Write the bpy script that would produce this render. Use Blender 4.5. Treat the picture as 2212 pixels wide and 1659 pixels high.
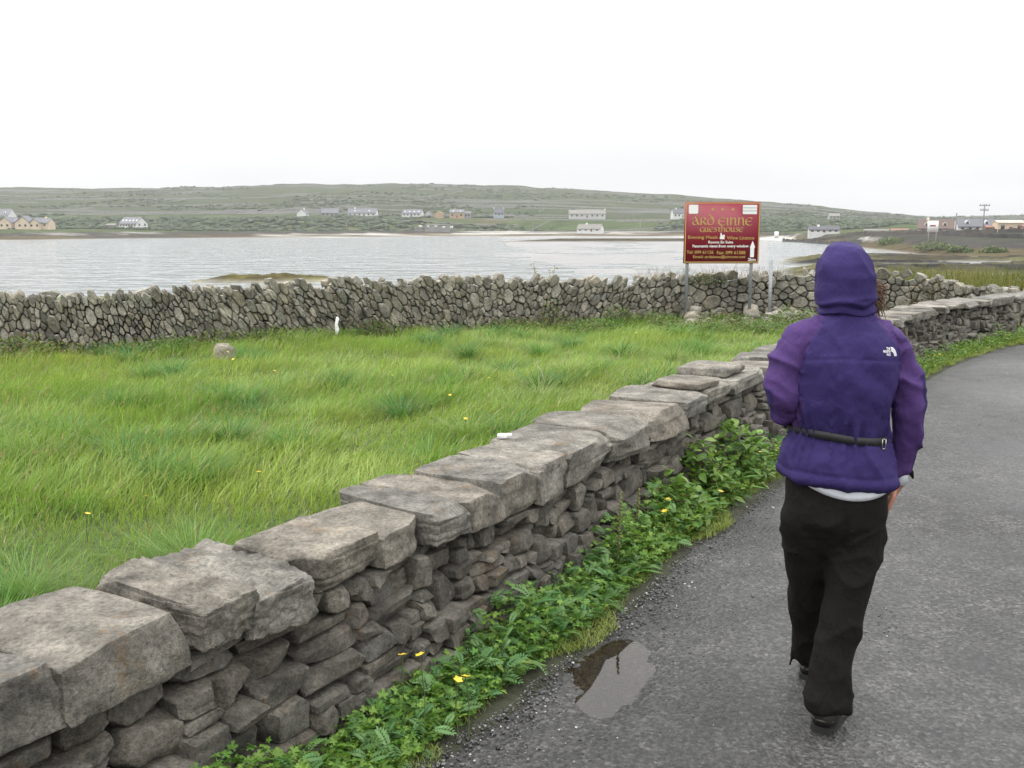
import bpy, bmesh, math, random
import numpy as np
from mathutils import Vector, Matrix
from mathutils.bvhtree import BVHTree
from mathutils.kdtree import KDTree

random.seed(7); rng = np.random.default_rng(7)
sc = bpy.context.scene; col = sc.collection
for o in list(bpy.data.objects): bpy.data.objects.remove(o)

# ------------------------------------------------------------------ camera
PITCH = math.atan(.162); CH = 1.75; FPX = 1000.0
cam = bpy.data.cameras.new('camera'); cam.sensor_width = 36; cam.lens = 36*FPX/1024
cam.clip_start = .05; cam.clip_end = 8000
camo = bpy.data.objects.new('camera', cam); col.objects.link(camo)
camo.location = (0, 0, CH); camo.rotation_euler = (math.pi/2-PITCH, 0, 0); sc.camera = camo
# ------------------------------------------------------------------ world: overcast (bright cloud deck over a Nishita sky)
w = bpy.data.worlds.new('World'); sc.world = w; w.use_nodes = True
SUN_EL, SUN_AZ = math.radians(52), math.radians(-75)     # azimuth from +Y, clockwise
nt = w.node_tree; nt.nodes.clear()
out = nt.nodes.new('ShaderNodeOutputWorld'); bg = nt.nodes.new('ShaderNodeBackground')
sky = nt.nodes.new('ShaderNodeTexSky'); sky.sky_type = 'NISHITA'; sky.sun_disc = False
sky.sun_elevation = SUN_EL; sky.sun_rotation = SUN_AZ
sks = nt.nodes.new('ShaderNodeVectorMath'); sks.operation = 'SCALE'; sks.inputs['Scale'].default_value = .1
nt.links.new(sky.outputs[0], sks.inputs[0])
tc = nt.nodes.new('ShaderNodeTexCoord'); sep = nt.nodes.new('ShaderNodeSeparateXYZ')
nt.links.new(tc.outputs['Generated'], sep.inputs[0])
mr = nt.nodes.new('ShaderNodeMapRange'); mr.inputs['From Min'].default_value = 0; mr.inputs['From Max'].default_value = 1
mr.inputs['To Min'].default_value = .55; mr.inputs['To Max'].default_value = 2.9
nt.links.new(sep.outputs['Z'], mr.inputs['Value'])
nz = nt.nodes.new('ShaderNodeTexNoise'); nz.inputs['Scale'].default_value = 2.2; nz.inputs['Detail'].default_value = 4
mp = nt.nodes.new('ShaderNodeMapping'); mp.inputs['Scale'].default_value = (1, 1, 4)
nt.links.new(tc.outputs['Generated'], mp.inputs[0]); nt.links.new(mp.outputs[0], nz.inputs['Vector'])
m2 = nt.nodes.new('ShaderNodeMapRange'); m2.inputs['From Min'].default_value = .3; m2.inputs['From Max'].default_value = .7
m2.inputs['To Min'].default_value = .90; m2.inputs['To Max'].default_value = 1.06
nt.links.new(nz.outputs[0], m2.inputs['Value'])
mu = nt.nodes.new('ShaderNodeMath'); mu.operation = 'MULTIPLY'
nt.links.new(mr.outputs[0], mu.inputs[0]); nt.links.new(m2.outputs[0], mu.inputs[1])
cl = nt.nodes.new('ShaderNodeVectorMath'); cl.operation = 'SCALE'; cl.inputs[0].default_value = (.995, 1.0, 1.005)
nt.links.new(mu.outputs[0], cl.inputs['Scale'])
mx = nt.nodes.new('ShaderNodeMix'); mx.data_type = 'RGBA'; mx.inputs[0].default_value = .95
nt.links.new(sks.outputs[0], mx.inputs[6]); nt.links.new(cl.outputs[0], mx.inputs[7])
nt.links.new(mx.outputs[2], bg.inputs[0]); bg.inputs[1].default_value = 1.0
nt.links.new(bg.outputs[0], out.inputs[0])
# ------------------------------------------------------------------ sun (veiled by cloud)
sl = bpy.data.lights.new('sun', 'SUN'); sl.energy = .8; sl.angle = math.radians(25); sl.color = (1, .97, .92)
so = bpy.data.objects.new('sun', sl); col.objects.link(so); so.location = (0, 0, 60)
sd = Vector((math.sin(SUN_AZ)*math.cos(SUN_EL), math.cos(SUN_AZ)*math.cos(SUN_EL), math.sin(SUN_EL)))
so.rotation_euler = (-sd).to_track_quat('-Z', 'Y').to_euler()
# ------------------------------------------------------------------ exposure
sc.render.engine = 'CYCLES'
vs = sc.view_settings; vs.view_transform = 'Standard'; vs.look = 'None'; vs.exposure = .52; vs.gamma = 1; vs.use_curve_mapping = False
sc.cycles.max_bounces = 6; sc.cycles.diffuse_bounces = 3; sc.cycles.transparent_max_bounces = 8
sc.cycles.volume_bounces = 0

# ================================================================== helpers
def lin(r, g, b): return tuple(((c/255)/12.92 if c/255 <= .04045 else ((c/255+.055)/1.055)**2.4) for c in (r, g, b))
def R(d): return math.radians(d)
_pc, _ps = math.cos(PITCH), math.sin(PITCH)
def at(u, v, Y):                      # the point at depth Y that the photo shows at (u, v) of 2212x1659
    r = (u*1024/2212-512)/FPX; k = (384-v*1024/2212)/FPX; d = (r, _pc+k*_ps, -_ps+k*_pc); t = Y/d[1]
    return Vector((d[0]*t, Y, CH+d[2]*t))
def _h(ix, iy, iz, seed):
    h = (ix.astype(np.int64)*374761393+iy.astype(np.int64)*668265263+iz.astype(np.int64)*1442695041+seed*974711) & 0xffffffff
    h = ((h ^ (h >> 13))*1274126177) & 0xffffffff; h = ((h ^ (h >> 16))*2246822519) & 0xffffffff
    return ((h ^ (h >> 15)) & 0xffffff)/float(0xffffff)*2-1
def vn(P, seed=0):                    # value noise, -1..1
    P = np.asarray(P, float); i = np.floor(P); f = P-i; f = f*f*f*(f*(f*6-15)+10); i = i.astype(np.int64); r = 0
    for a in (0, 1):
        for b in (0, 1):
            for c in (0, 1):
                wt = (f[:, 0] if a else 1-f[:, 0])*(f[:, 1] if b else 1-f[:, 1])*(f[:, 2] if c else 1-f[:, 2])
                r = r+wt*_h(i[:, 0]+a, i[:, 1]+b, i[:, 2]+c, seed)
    return r
def fbm(P, o=4, seed=0):
    P = np.asarray(P, float); r = 0; a = 1; t = 0
    for k in range(o): r = r+a*vn(P*(2**k)+k*17.3, seed+k); t += a; a *= .5
    return r/t
def n2(x, y, s, o=3, seed=0):
    x, y = np.broadcast_arrays(np.asarray(x, float), np.asarray(y, float))
    return fbm(np.stack([x.ravel()*s, y.ravel()*s, np.zeros(x.size)+.37], 1), o, seed).reshape(x.shape)
def mesh(name, V, F, mat=None, smooth=False, color=None, sharp=0):
    me = bpy.data.meshes.new(name)
    if isinstance(F, np.ndarray):
        V = np.asarray(V, np.float32); n = F.shape[1]
        me.vertices.add(len(V)); me.vertices.foreach_set('co', V.ravel())
        me.loops.add(F.size); me.loops.foreach_set('vertex_index', F.astype(np.int32).ravel())
        me.polygons.add(len(F)); me.polygons.foreach_set('loop_start', np.arange(0, F.size, n, dtype=np.int32))
        me.update(calc_edges=True)
    else:
        me.from_pydata([tuple(v) for v in V], [], [tuple(f) for f in F]); me.update()
    if smooth: me.polygons.foreach_set('use_smooth', np.ones(len(me.polygons), bool))
    if sharp: me.set_sharp_from_angle(angle=math.radians(sharp))
    if color is not None:
        a = me.attributes.new('tint', 'FLOAT_COLOR', 'POINT'); c = np.ones((len(me.vertices), 4), np.float32); c[:, :3] = color
        a.data.foreach_set('color', c.ravel())
    if mat:
        for m in (mat if isinstance(mat, (list, tuple)) else [mat]): me.materials.append(m)
    return me
def link(name, me, parent=None, loc=(0, 0, 0), rot=None, **props):
    o = bpy.data.objects.new(name, me); col.objects.link(o); o.location = loc
    if rot is not None: o.rotation_euler = rot
    if parent: o.parent = parent
    for k, v in props.items(): o[k] = v
    return o
def thing(name, label, category, loc=(0, 0, 0), rz=0, group=None):
    o = link(name, None, None, loc, (0, 0, rz), label=label, category=category); o.empty_display_size = .1
    if group: o['group'] = group
    return o
def cat(parts):                       # join (V, F) lists of arrays
    Vs, Fs, n = [], [], 0
    for V, F in parts: Vs.append(np.asarray(V, float)); Fs.append(np.asarray(F)+n); n += len(V)
    return np.concatenate(Vs), np.concatenate(Fs)
def box(x0, x1, y0, y1, z0, z1):
    V = [(x, y, z) for x in (x0, x1) for y in (y0, y1) for z in (z0, z1)]
    return np.array(V), np.array([(0, 1, 3, 2), (4, 6, 7, 5), (0, 4, 5, 1), (2, 3, 7, 6), (0, 2, 6, 4), (1, 5, 7, 3)])
def tube(pts, rad, n=10, cap=True, squash=None):
    pts = [Vector(p) for p in pts]; V = []; F = []; up = None
    for i, p in enumerate(pts):
        t = (pts[min(i+1, len(pts)-1)]-pts[max(i-1, 0)]).normalized()
        if up is None: up = Vector((0, 1, 0)) if abs(t.y) < .8 else Vector((1, 0, 0))
        s = t.cross(up).normalized(); up = s.cross(t).normalized()
        r = rad[i] if hasattr(rad, '__len__') else rad; a, b = (r if hasattr(r, '__len__') else (r, r))
        for k in range(n):
            g = 2*math.pi*k/n; V.append(p+s*(a*math.cos(g))+up*(b*math.sin(g)))
    for i in range(len(pts)-1):
        for k in range(n): F.append((i*n+k, i*n+(k+1) % n, (i+1)*n+(k+1) % n, (i+1)*n+k))
    if cap:
        for base, d in ((0, -1), ((len(pts)-1)*n, 1)):
            V.append(pts[0] if d < 0 else pts[-1]); c = len(V)-1
            for k in range(n):
                q = (base+k, base+(k+1) % n, c); q = q if d > 0 else q[::-1]; F.append((q[0], q[1], q[2], q[2]))
    return np.array([tuple(v) for v in V]), [tuple(dict.fromkeys(f)) for f in F]
def loft(rings, n=40, pw=2.0):        # horizontal rings (cx,cy,cz,a,b,yaw[,tiltx])
    V = []; F = []
    for r in rings:
        cx, cy, cz, a, b, yw = r[:6]; tl = r[6] if len(r) > 6 else 0
        for k in range(n):
            g = 2*math.pi*k/n; c, s = math.cos(g), math.sin(g)
            x = a*math.copysign(abs(c)**(2/pw), c); y = b*math.copysign(abs(s)**(2/pw), s)
            X = x*math.cos(yw)-y*math.sin(yw); Yv = x*math.sin(yw)+y*math.cos(yw); V.append((cx+X, cy+Yv, cz+tl*x))
    m = len(rings)
    for i in range(m-1):
        for k in range(n): F.append((i*n+k, i*n+(k+1) % n, (i+1)*n+(k+1) % n, (i+1)*n+k))
    F.append(tuple(range(n))[::-1]); F.append(tuple(range((m-1)*n, m*n)))
    return np.array(V), F
def merge(parts):                     # like cat() for mixed polygon lists
    V, F, n = [], [], 0
    for v, f in parts:
        V += [tuple(x) for x in v]; F += [tuple(int(i)+n for i in q) for q in f]; n = len(V)
    return V, F

# ------------------------------------------------------------------ materials
def nd(nt, typ, _set=None, **kw):
    n = nt.nodes.new(typ)
    for k, v in (_set or {}).items(): setattr(n, k, v)
    for k, v in kw.items():
        i = n.inputs[int(k[1:])] if k[0] == '_' and k[1:].isdigit() else n.inputs[k.replace('_', ' ')]
        if isinstance(v, bpy.types.NodeSocket): nt.links.new(v, i)
        elif isinstance(v, (tuple, list)) and len(v) == 3 and i.type == 'RGBA': i.default_value = (*v, 1)
        else: i.default_value = v
    return n
def newmat(name):
    m = bpy.data.materials.new(name); m.use_nodes = True; nt = m.node_tree
    return m, nt, nt.nodes['Principled BSDF']
def ramp(nt, fac, stops, interp='LINEAR'):
    r = nt.nodes.new('ShaderNodeValToRGB'); r.color_ramp.interpolation = interp; e = r.color_ramp.elements
    while len(e) < len(stops): e.new(.5)
    for k, (p, c) in enumerate(stops):
        e[k].position = p; e[k].color = (*(c if hasattr(c, '__len__') else (c, c, c)), 1)
    nt.links.new(fac, r.inputs[0]); return r.outputs[0]
def noise(nt, vec, s, d=4, r=.55, dist=0): return nd(nt, 'ShaderNodeTexNoise', Vector=vec, Scale=s, Detail=d, Roughness=r, Distortion=dist).outputs[0]
def mixc(nt, fac, a, b, mode='MIX'):
    m = nd(nt, 'ShaderNodeMix', dict(data_type='RGBA', blend_type=mode))
    for i, v in ((0, fac), (6, a), (7, b)):
        if isinstance(v, bpy.types.NodeSocket): nt.links.new(v, m.inputs[i])
        else: m.inputs[i].default_value = (*v, 1) if hasattr(v, '__len__') else v
    return m.outputs[2]
def bump(nt, h, strength, dist=.01, nrm=None):
    b = nd(nt, 'ShaderNodeBump', Height=h, Strength=strength, Distance=dist)
    if nrm is not None: nt.links.new(nrm, b.inputs['Normal'])
    return b.outputs[0]
def pos(nt): return nt.nodes.new('ShaderNodeNewGeometry').outputs['Position']
ALB = .69        # overall reflectance level
def plain(name, c, rough=.7, metal=0, var=.12, scale=8, bmp=0):
    c = tuple(v*ALB for v in c)
    m, nt, b = newmat(name); p = pos(nt)
    n = noise(nt, p, scale, 5)
    lo = tuple(x*(1-var) for x in c); hi = tuple(x*(1+var) for x in c)
    nt.links.new(ramp(nt, n, [(.3, lo), (.7, hi)]), b.inputs['Base Color']); b.inputs['Roughness'].default_value = rough
    b.inputs['Metallic'].default_value = metal
    if bmp: nt.links.new(bump(nt, noise(nt, p, scale*6, 4), bmp), b.inputs['Normal'])
    return m

def limestone(name, dark, light, fine=1.0, lichen=1.0, warm=.5):
    dark, light = tuple(v*ALB for v in dark), tuple(v*ALB for v in light)
    m, nt, b = newmat(name); g = nt.nodes.new('ShaderNodeNewGeometry'); p = g.outputs['Position']
    oi = nt.nodes.new('ShaderNodeObjectInfo')
    rnd = nd(nt, 'ShaderNodeMath', dict(operation='FRACT'), _0=nd(nt, 'ShaderNodeMath', dict(operation='ADD'), _0=oi.outputs['Random'], _1=g.outputs['Random Per Island']).outputs[0]).outputs[0]
    n1 = noise(nt, p, 9*fine, 8, .65); n2_ = noise(nt, p, 70*fine, 6, .7)
    c = ramp(nt, n1, [(.28, dark), (.5, tuple((a+d)/2 for a, d in zip(dark, light))), (.72, light)])
    c = mixc(nt, 1, c, ramp(nt, noise(nt, p, 3.1*fine, 5, .6), [(.32, .55), (.5, .98), (.7, 1.2)]), 'MULTIPLY')
    spk = ramp(nt, n2_, [(.3, .45), (.5, 1), (.72, 1.5)])
    c = mixc(nt, 1, c, spk, 'MULTIPLY')
    tint = ramp(nt, rnd, [(0, (.70, .70, .69)), (.35, (1, .985, .96)), (.6, (1.06, 1.0, .92)), (.8, (.86, .88, .9)), (1, (1.25, 1.22, 1.17))])
    c = mixc(nt, 1, c, tint, 'MULTIPLY')
    wl = noise(nt, p, 26*fine, 7, .75); c = mixc(nt, ramp(nt, wl, [(.60, 0), (.70, .55*lichen)]), c, (.33, .325, .305))
    dk = noise(nt, p, 15*fine, 6, .7, .4); c = mixc(nt, ramp(nt, dk, [(.30, .85), (.38, 0)]), c, (.022, .021, .019))
    og = noise(nt, p, 5*fine, 3, .5); og2 = noise(nt, p, 33*fine, 4, .6)
    f = nd(nt, 'ShaderNodeMath', dict(operation='MULTIPLY'), _0=ramp(nt, og, [(.60, 0), (.68, 1)]), _1=ramp(nt, og2, [(.50, 0), (.62, warm)])).outputs[0]
    c = mixc(nt, f, c, (.21, .12, .04))
    nt.links.new(c, b.inputs['Base Color']); b.inputs['Roughness'].default_value = .82; b.inputs['Specular IOR Level'].default_value = .3
    h = nd(nt, 'ShaderNodeMath', dict(operation='ADD'), _0=noise(nt, p, 40*fine, 8, .7), _1=nd(nt, 'ShaderNodeMath', dict(operation='MULTIPLY'), _0=noise(nt, p, 160*fine, 4, .7), _1=.5).outputs[0]).outputs[0]
    nt.links.new(bump(nt, h, .9, .014), b.inputs['Normal'])
    return m
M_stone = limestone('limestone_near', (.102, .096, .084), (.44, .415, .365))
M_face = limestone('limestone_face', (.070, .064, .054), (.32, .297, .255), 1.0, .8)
M_stone2 = limestone('limestone_field_wall', (.20, .188, .158), (.54, .51, .435), .55, 1.0, .6)
M_core = plain('dark_gap_filler', (.07, .066, .06), .9, 0, .4, 30, .6)  # dark filler added behind the stones; its colour stands in for gap shade

def foliage(name, trans=.35, rough=.6):
    m, nt, b = newmat(name); a = nd(nt, 'ShaderNodeAttribute', dict(attribute_name='tint')).outputs['Color']
    p = pos(nt); c = mixc(nt, 1, a, ramp(nt, noise(nt, p, 40, 3), [(.3, .82*ALB), (.7, 1.15*ALB)]), 'MULTIPLY')
    nt.links.new(c, b.inputs['Base Color']); b.inputs['Roughness'].default_value = rough; b.inputs['Specular IOR Level'].default_value = .25
    t = nd(nt, 'ShaderNodeBsdfTranslucent', Color=mixc(nt, 1, c, (1.1, 1.15, .7), 'MULTIPLY'))
    mixs = nd(nt, 'ShaderNodeMixShader', _0=trans, _1=b.outputs[0], _2=t.outputs[0])
    nt.links.new(mixs.outputs[0], nt.nodes['Material Output'].inputs[0]); return m
M_grass = foliage('grass_blades', .35); M_leaf = foliage('weed_leaves', .3, .45)

# ================================================================== layout paths
class Path:
    def __init__(s, pts):
        s.p = np.array(pts, float)
        for _ in range(2):            # corner cutting
            q = [s.p[0]]
            for a, b in zip(s.p[:-1], s.p[1:]): q += [a*.75+b*.25, a*.25+b*.75]
            q.append(s.p[-1]); s.p = np.array(q)
        d = np.linalg.norm(np.diff(s.p, axis=0), axis=1); s.s = np.r_[0, np.cumsum(d)]; s.L = s.s[-1]
    def pos(s, t): t = np.asarray(t, float); return np.stack([np.interp(t, s.s, s.p[:, 0]), np.interp(t, s.s, s.p[:, 1])], -1)
    def tan(s, t):
        d = s.pos(np.clip(np.asarray(t)+.25, 0, s.L))-s.pos(np.clip(np.asarray(t)-.25, 0, s.L))
        return d/np.linalg.norm(d, axis=-1, keepdims=True)
    def frame(s, t, off):             # point at arc length t, offset to the left of travel
        p = s.pos(t); T = s.tan(t); return p+np.stack([-T[..., 1], T[..., 0]], -1)*np.asarray(off)[..., None]
    def project(s, P):                # nearest arc length and signed left offset
        P = np.asarray(P, float); ts = np.linspace(0, s.L, 500); Q = s.pos(ts); T = s.tan(ts)
        bi = np.zeros(len(P), int)
        for a in range(0, len(P), 4000):
            bi[a:a+4000] = np.argmin(((P[a:a+4000, None, :]-Q[None])**2).sum(-1), 1)
        d = P-Q[bi]; return ts[bi], -T[bi, 1]*d[:, 0]+T[bi, 0]*d[:, 1]
NW = Path([(q[0]*.957, q[1]*.957) for q in [(-4.76, -3.27), (-2.6, .25), (-1.24, 2.5), (-.2, 4.05), (.5, 5.38), (1.24, 6.68), (2.12, 8.0), (3.2, 9.75), (4.56, 11.95), (5.6, 13.4), (6.7, 14.7), (7.9, 15.8), (9.8, 17.2), (13, 18.9), (20, 21.5)]])
BW = Path([(-15, 13.3), (-10, 14.2), (-7.7, 15.0), (-5.7, 15.35), (-3.6, 17.0), (-.9, 18.5), (1.75, 19.4), (5.3, 19.95), (7.3, 19.8), (8.6, 18.5), (9.3, 17.0)])
FIELD_Z = -.25
VERGE = .35

# ================================================================== ground: terrain sheet, sea
SEA = -6.25
us = np.array([-600, 0, 300, 640, 1000, 1300, 1500, 1700, 1850, 2000, 2212, 2900], float)
ridge_v = np.array([410, 405, 407, 399, 397, 412, 424, 440, 457, 469, 466, 460], float)
shore_Y = np.array([380, 427, 480, 520, 560, 560, 545, 430, 300, 225, 205, 190], float)
b560 = np.array([495, 493, 494, 501, 503, 503, 503, 500, 497, 493, 490, 490], float)
b640 = np.array([478, 475, 474, 474, 475, 477, 478, 480, 482, 482, 484, 484], float)
b720 = np.array([469, 469, 469, 468, 468, 470, 471, 474, 477, 479, 480, 480], float)
def z_of(v, Y): return CH-(np.asarray(v)*1024/2212-222)/1026.0*Y
def terrain_z(x, y):
    u = (x/np.maximum(y, 1)*.987*FPX+512)*2212/1024
    sh = np.interp(u, us, shore_Y)
    near = np.interp(y, [0, 27, 34, 60, 95, 120], [-.7, -.7, -1.6, -5.2, -6.6, -7.6])
    rk = np.clip((u-1640)/160, 0, 1)
    flats = np.clip((x+34+.02*(y-140)+16*n2(x, y*.4, .03, 3, 4))/40, 0, 1)**.6*np.clip((y-105)/40, 0, 1)
    bed = np.where(y > 118, -7.6+flats*1.36, near)
    bed = np.where((y > 118) & (rk > 0), bed*(1-rk)+rk*-6.9, bed)
    bed = bed+flats*(.05*n2(x, y*.35, .03, 3, 5)+.03*n2(x, y, .1, 2, 6))
    d = y-sh+10*n2(x, y*0+3, .012, 4, 3)
    zs = np.full_like(x, -9.0)
    Z0 = [SEA-.8, SEA, SEA+.8, SEA+1.9, SEA+2.9]
    f1 = np.interp(d, [-25, 0, 18, 38, 46], Z0)
    v5, v6, v7, vr = (np.interp(u, us, a) for a in (b560, b640, b720, ridge_v))
    ys5 = np.maximum(sh+70, 560-np.clip(u-1640, 0, 600)*.35)
    z5, z6, z7, zr = z_of(v5, ys5), z_of(v6, np.maximum(640, ys5+60)), z_of(v7, np.maximum(720, ys5+120)), z_of(vr, 1250.)
    y5, y6, y7 = ys5, np.maximum(640, ys5+60), np.maximum(720, ys5+120)
    f = np.where(d < 46, f1, 0)
    a = np.clip((y-(sh+46))/(y5-(sh+46)), 0, 1)**np.interp(u, [1640, 1850], [1, .5]); f = np.where(d >= 46, (SEA+2.9)*(1-a)+z5*a, f)
    a = np.clip((y-y5)/(y6-y5), 0, 1); a = a*a*(3-2*a); f = np.where((y > y5) & (d > 0), z5*(1-a)+z6*a, f)
    a = np.clip((y-y6)/(y7-y6), 0, 1); f = np.where((y > y6) & (d > 0), z6*(1-a)+z7*a, f)
    a = np.clip((y-y7)/(1250-y7), 0, 1); ter = a+.012*np.sin(a*60+3*n2(x, y, .004, 2, 8)); f = np.where(y > y7, z7+(zr-z7)*(ter**.95 if False else np.clip(ter, 0, 1.02)), f)
    f = np.where(y > 1250, zr-(y-1250)*.02, f)
    rough = np.clip((y-y7)/300, 0, 1)*2.6+np.clip(d/60, 0, 1)*.3
    f = f+rough*n2(x, y*.5, .025, 5, 12)
    return np.where(d > -25, np.maximum(f, bed), bed), d, u
rows = 12*1.0125**np.arange(0, 440); rows = rows[rows < 2600]; slopes = np.linspace(-1.15, 1.25, 420)
Xg = rows[:, None]*slopes[None]; Yg = np.repeat(rows[:, None], len(slopes), 1)
Zg, Dg, Ug = terrain_z(Xg, Yg)
def grid_faces(nr, nc):
    i = np.arange(nr*nc).reshape(nr, nc); return np.stack([i[:-1, :-1], i[:-1, 1:], i[1:, 1:], i[1:, :-1]], -1).reshape(-1, 4)
# land cover colours (what grows or lies there)
C = np.zeros(Xg.shape+(3,)); A = lambda c: np.array(c)
wetsand = A((.235, .222, .215)); weed = A((.092, .066, .034)); weed2 = A((.110, .092, .042)); rockc = A((.060, .055, .050)); gr1 = A((.085, .125, .035)); gr2 = A((.125, .15, .055)); scrub = A((.05, .085, .025)); greyst = A((.21, .205, .19)); drysand = A((.55, .52, .47))
nA = n2(Xg, Yg*.5, .02, 4, 21)[..., None]; nB = n2(Xg*.3, Yg, .03, 4, 22)[..., None]; nC = n2(Xg, Yg, .09, 3, 23)[..., None]
def mixn(a, b, t): t = np.clip(t, 0, 1); return a*(1-t)+b*t
C[:] = wetsand*.9
u3 = Ug[..., None]; d3 = Dg[..., None]; y3 = Yg[..., None]; z3 = Zg[..., None]
low = mixn(weed, weed2, .5+nC*1.2); low = mixn(low, rockc, (nB-.2)*3); low = mixn(low, drysand*.8, (nB*-1-.35)*6*(u3 < 1500)); low = mixn(low, drysand, ((u3 > 800) & (u3 < 1700) & (d3 < 30))*(.55+nB*2.5))
C = np.where((d3 > -4) & (d3 < 46), low, C)
C = np.where((d3 >= 34) & (d3 < 48), mixn(rockc*1.0, drysand*.7, (nB-.25)*5), C)
up = mixn(gr1, gr2, .5+nA*1.3); up = mixn(up, scrub, (nC-.05)*2.2); up = mixn(up, A((.16, .14, .07)), (n2(Xg, Yg, .05, 2, 27)[..., None]-.25)*3)
hill = .82*mixn(mixn(gr1, gr2, .5+nA), A((.10, .115, .06)), .5+nB); hill = mixn(hill, greyst, (nB-.18)*3.2); hill = mixn(hill, scrub*1.1, (nC*.5+nA-.25)*2.5)
up, hill = up*.74, hill*.70
C = np.where((d3 >= 48), up, C); C = np.where((d3 >= 48) & (y3 > 740), hill, C)
# shore rocks and weed on the right
rk3 = np.clip((u3-1640)/160, 0, 1)*(d3 < -4)*np.clip((y3-40)/30, 0, 1)
shr = mixn(weed2*1.25, weed, .5+nB*2); shr = mixn(shr, rockc*.8, (n2(Xg*.35, Yg*1.2, .12, 3, 31)[..., None]-.12)*6); shr = mixn(shr, wetsand, (SEA+.1-z3)*5)
C = mixn(C, shr, rk3*1.0)
C = np.where((y3 < 40), A((.07, .09, .03)), C)
C = np.where((u3 > 1850) & (d3 >= 46) & (y3 < 420), mixn(A((.060, .064, .042)), A((.050, .047, .040)), .5+nB*2), C)

m, nt, b = newmat('land_cover'); p = pos(nt); a = nd(nt, 'ShaderNodeAttribute', dict(attribute_name='tint')).outputs['Color']
mpn = nd(nt, 'ShaderNodeMapping', Vector=p, Scale=(.5, 1, 1))
k1 = noise(nt, mpn.outputs[0], .16, 9, .72); k2 = noise(nt, p, .9, 6, .7)
c = mixc(nt, 1, a, ramp(nt, k1, [(.3, .5*ALB), (.5, ALB), (.7, 1.5*ALB)]), 'MULTIPLY'); c = mixc(nt, 1, c, ramp(nt, k2, [(.3, .65), (.7, 1.3)]), 'MULTIPLY')
nt.links.new(c, b.inputs['Base Color'])
wet = nd(nt, 'ShaderNodeSeparateXYZ', Vector=p).outputs['Z']
nt.links.new(nd(nt, 'ShaderNodeMapRange', Value=wet, From_Min=SEA+.15, From_Max=SEA+.6, To_Min=.42, To_Max=.95).outputs[0], b.inputs['Roughness'])
nt.links.new(bump(nt, k1, .6, 1.2), b.inputs['Normal']); M_land = m
nt.links.new(nd(nt, 'ShaderNodeMapRange', Value=wet, From_Min=SEA+.15, From_Max=SEA+.5, To_Min=.5, To_Max=.05).outputs[0], b.inputs['Specular IOR Level'])
# fade out the bump on wet sand so it mirrors the sky
bn = b.inputs['Normal'].links[0].from_node
nt.links.new(nd(nt, 'ShaderNodeMapRange', Value=wet, From_Min=SEA+.15, From_Max=SEA+.6, To_Min=.012, To_Max=.6).outputs[0], bn.inputs['Strength'])
link('terrain', mesh('terrain', np.stack([Xg, Yg, Zg], -1).reshape(-1, 3), grid_faces(*Xg.shape), M_land, True, C.reshape(-1, 3)), kind='structure')

m, nt, b = newmat('sea_water'); p = pos(nt); b.inputs['Base Color'].default_value = (.125, .14, .14, 1); b.inputs['Roughness'].default_value = .12; b.inputs['IOR'].default_value = 1.33
mpn = nd(nt, 'ShaderNodeMapping', Vector=p, Scale=(.7, 1, 1), Rotation=(0, 0, .2))
hh = nd(nt, 'ShaderNodeMath', dict(operation='ADD'), _0=noise(nt, mpn.outputs[0], .15, 3, .6), _1=nd(nt, 'ShaderNodeMath', dict(operation='MULTIPLY'), _0=noise(nt, p, .06, 3, .5), _1=.5).outputs[0]).outputs[0]
nt.links.new(bump(nt, hh, 1.0, 2.2), b.inputs['Normal'])
V = [(-1500, 60, SEA), (1500, 60, SEA), (1500, 1400, SEA), (-1500, 1400, SEA)]
link('sea', mesh('sea', V, [(0, 1, 2, 3)], m), kind='structure')
# islet of wrack-covered rock
gx, gy = np.meshgrid(np.linspace(-47, -19, 110), np.linspace(127, 148, 70))
e = 1-((gx+33.5)/12.8)**2-((gy-138.5-(gx+33)*.12)/5.0)**2
e = e+.45*n2(gx, gy, .18, 4, 40)
gz = SEA-.25+np.clip(e, -.5, 1.2)*1.15+np.clip(e, 0, 1)*.35*n2(gx, gy, .7, 4, 41)
cc = mixn(A((.14, .125, .035)), A((.075, .062, .024)), .5+1.5*n2(gx, gy, .35, 4, 42)[..., None])
link('islet', mesh('islet', np.stack([gx, gy, gz], -1).reshape(-1, 3), grid_faces(*gx.shape), M_land, True, cc.reshape(-1, 3)), kind='structure')

# bank of brown wrack lying across the sand flats
gx, gy = np.meshgrid(np.linspace(-6, 110, 160), np.linspace(392, 452, 60)); e = 1-((gx-52)/56)**2-((gy-424-.06*(gx-50))/13)**2+.6*n2(gx*.4, gy, .08, 4, 140)
cc = mixn(A((.085, .068, .03)), A((.05, .042, .026)), .5+1.5*n2(gx*.5, gy, .15, 3, 141)[..., None])
link('wrack_bank', mesh('wrack_bank', np.stack([gx, gy, SEA-.2+np.clip(e, -.4, .9)*1.5], -1).reshape(-1, 3), grid_faces(*gx.shape), M_land, True, cc.reshape(-1, 3)), kind='structure')
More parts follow.
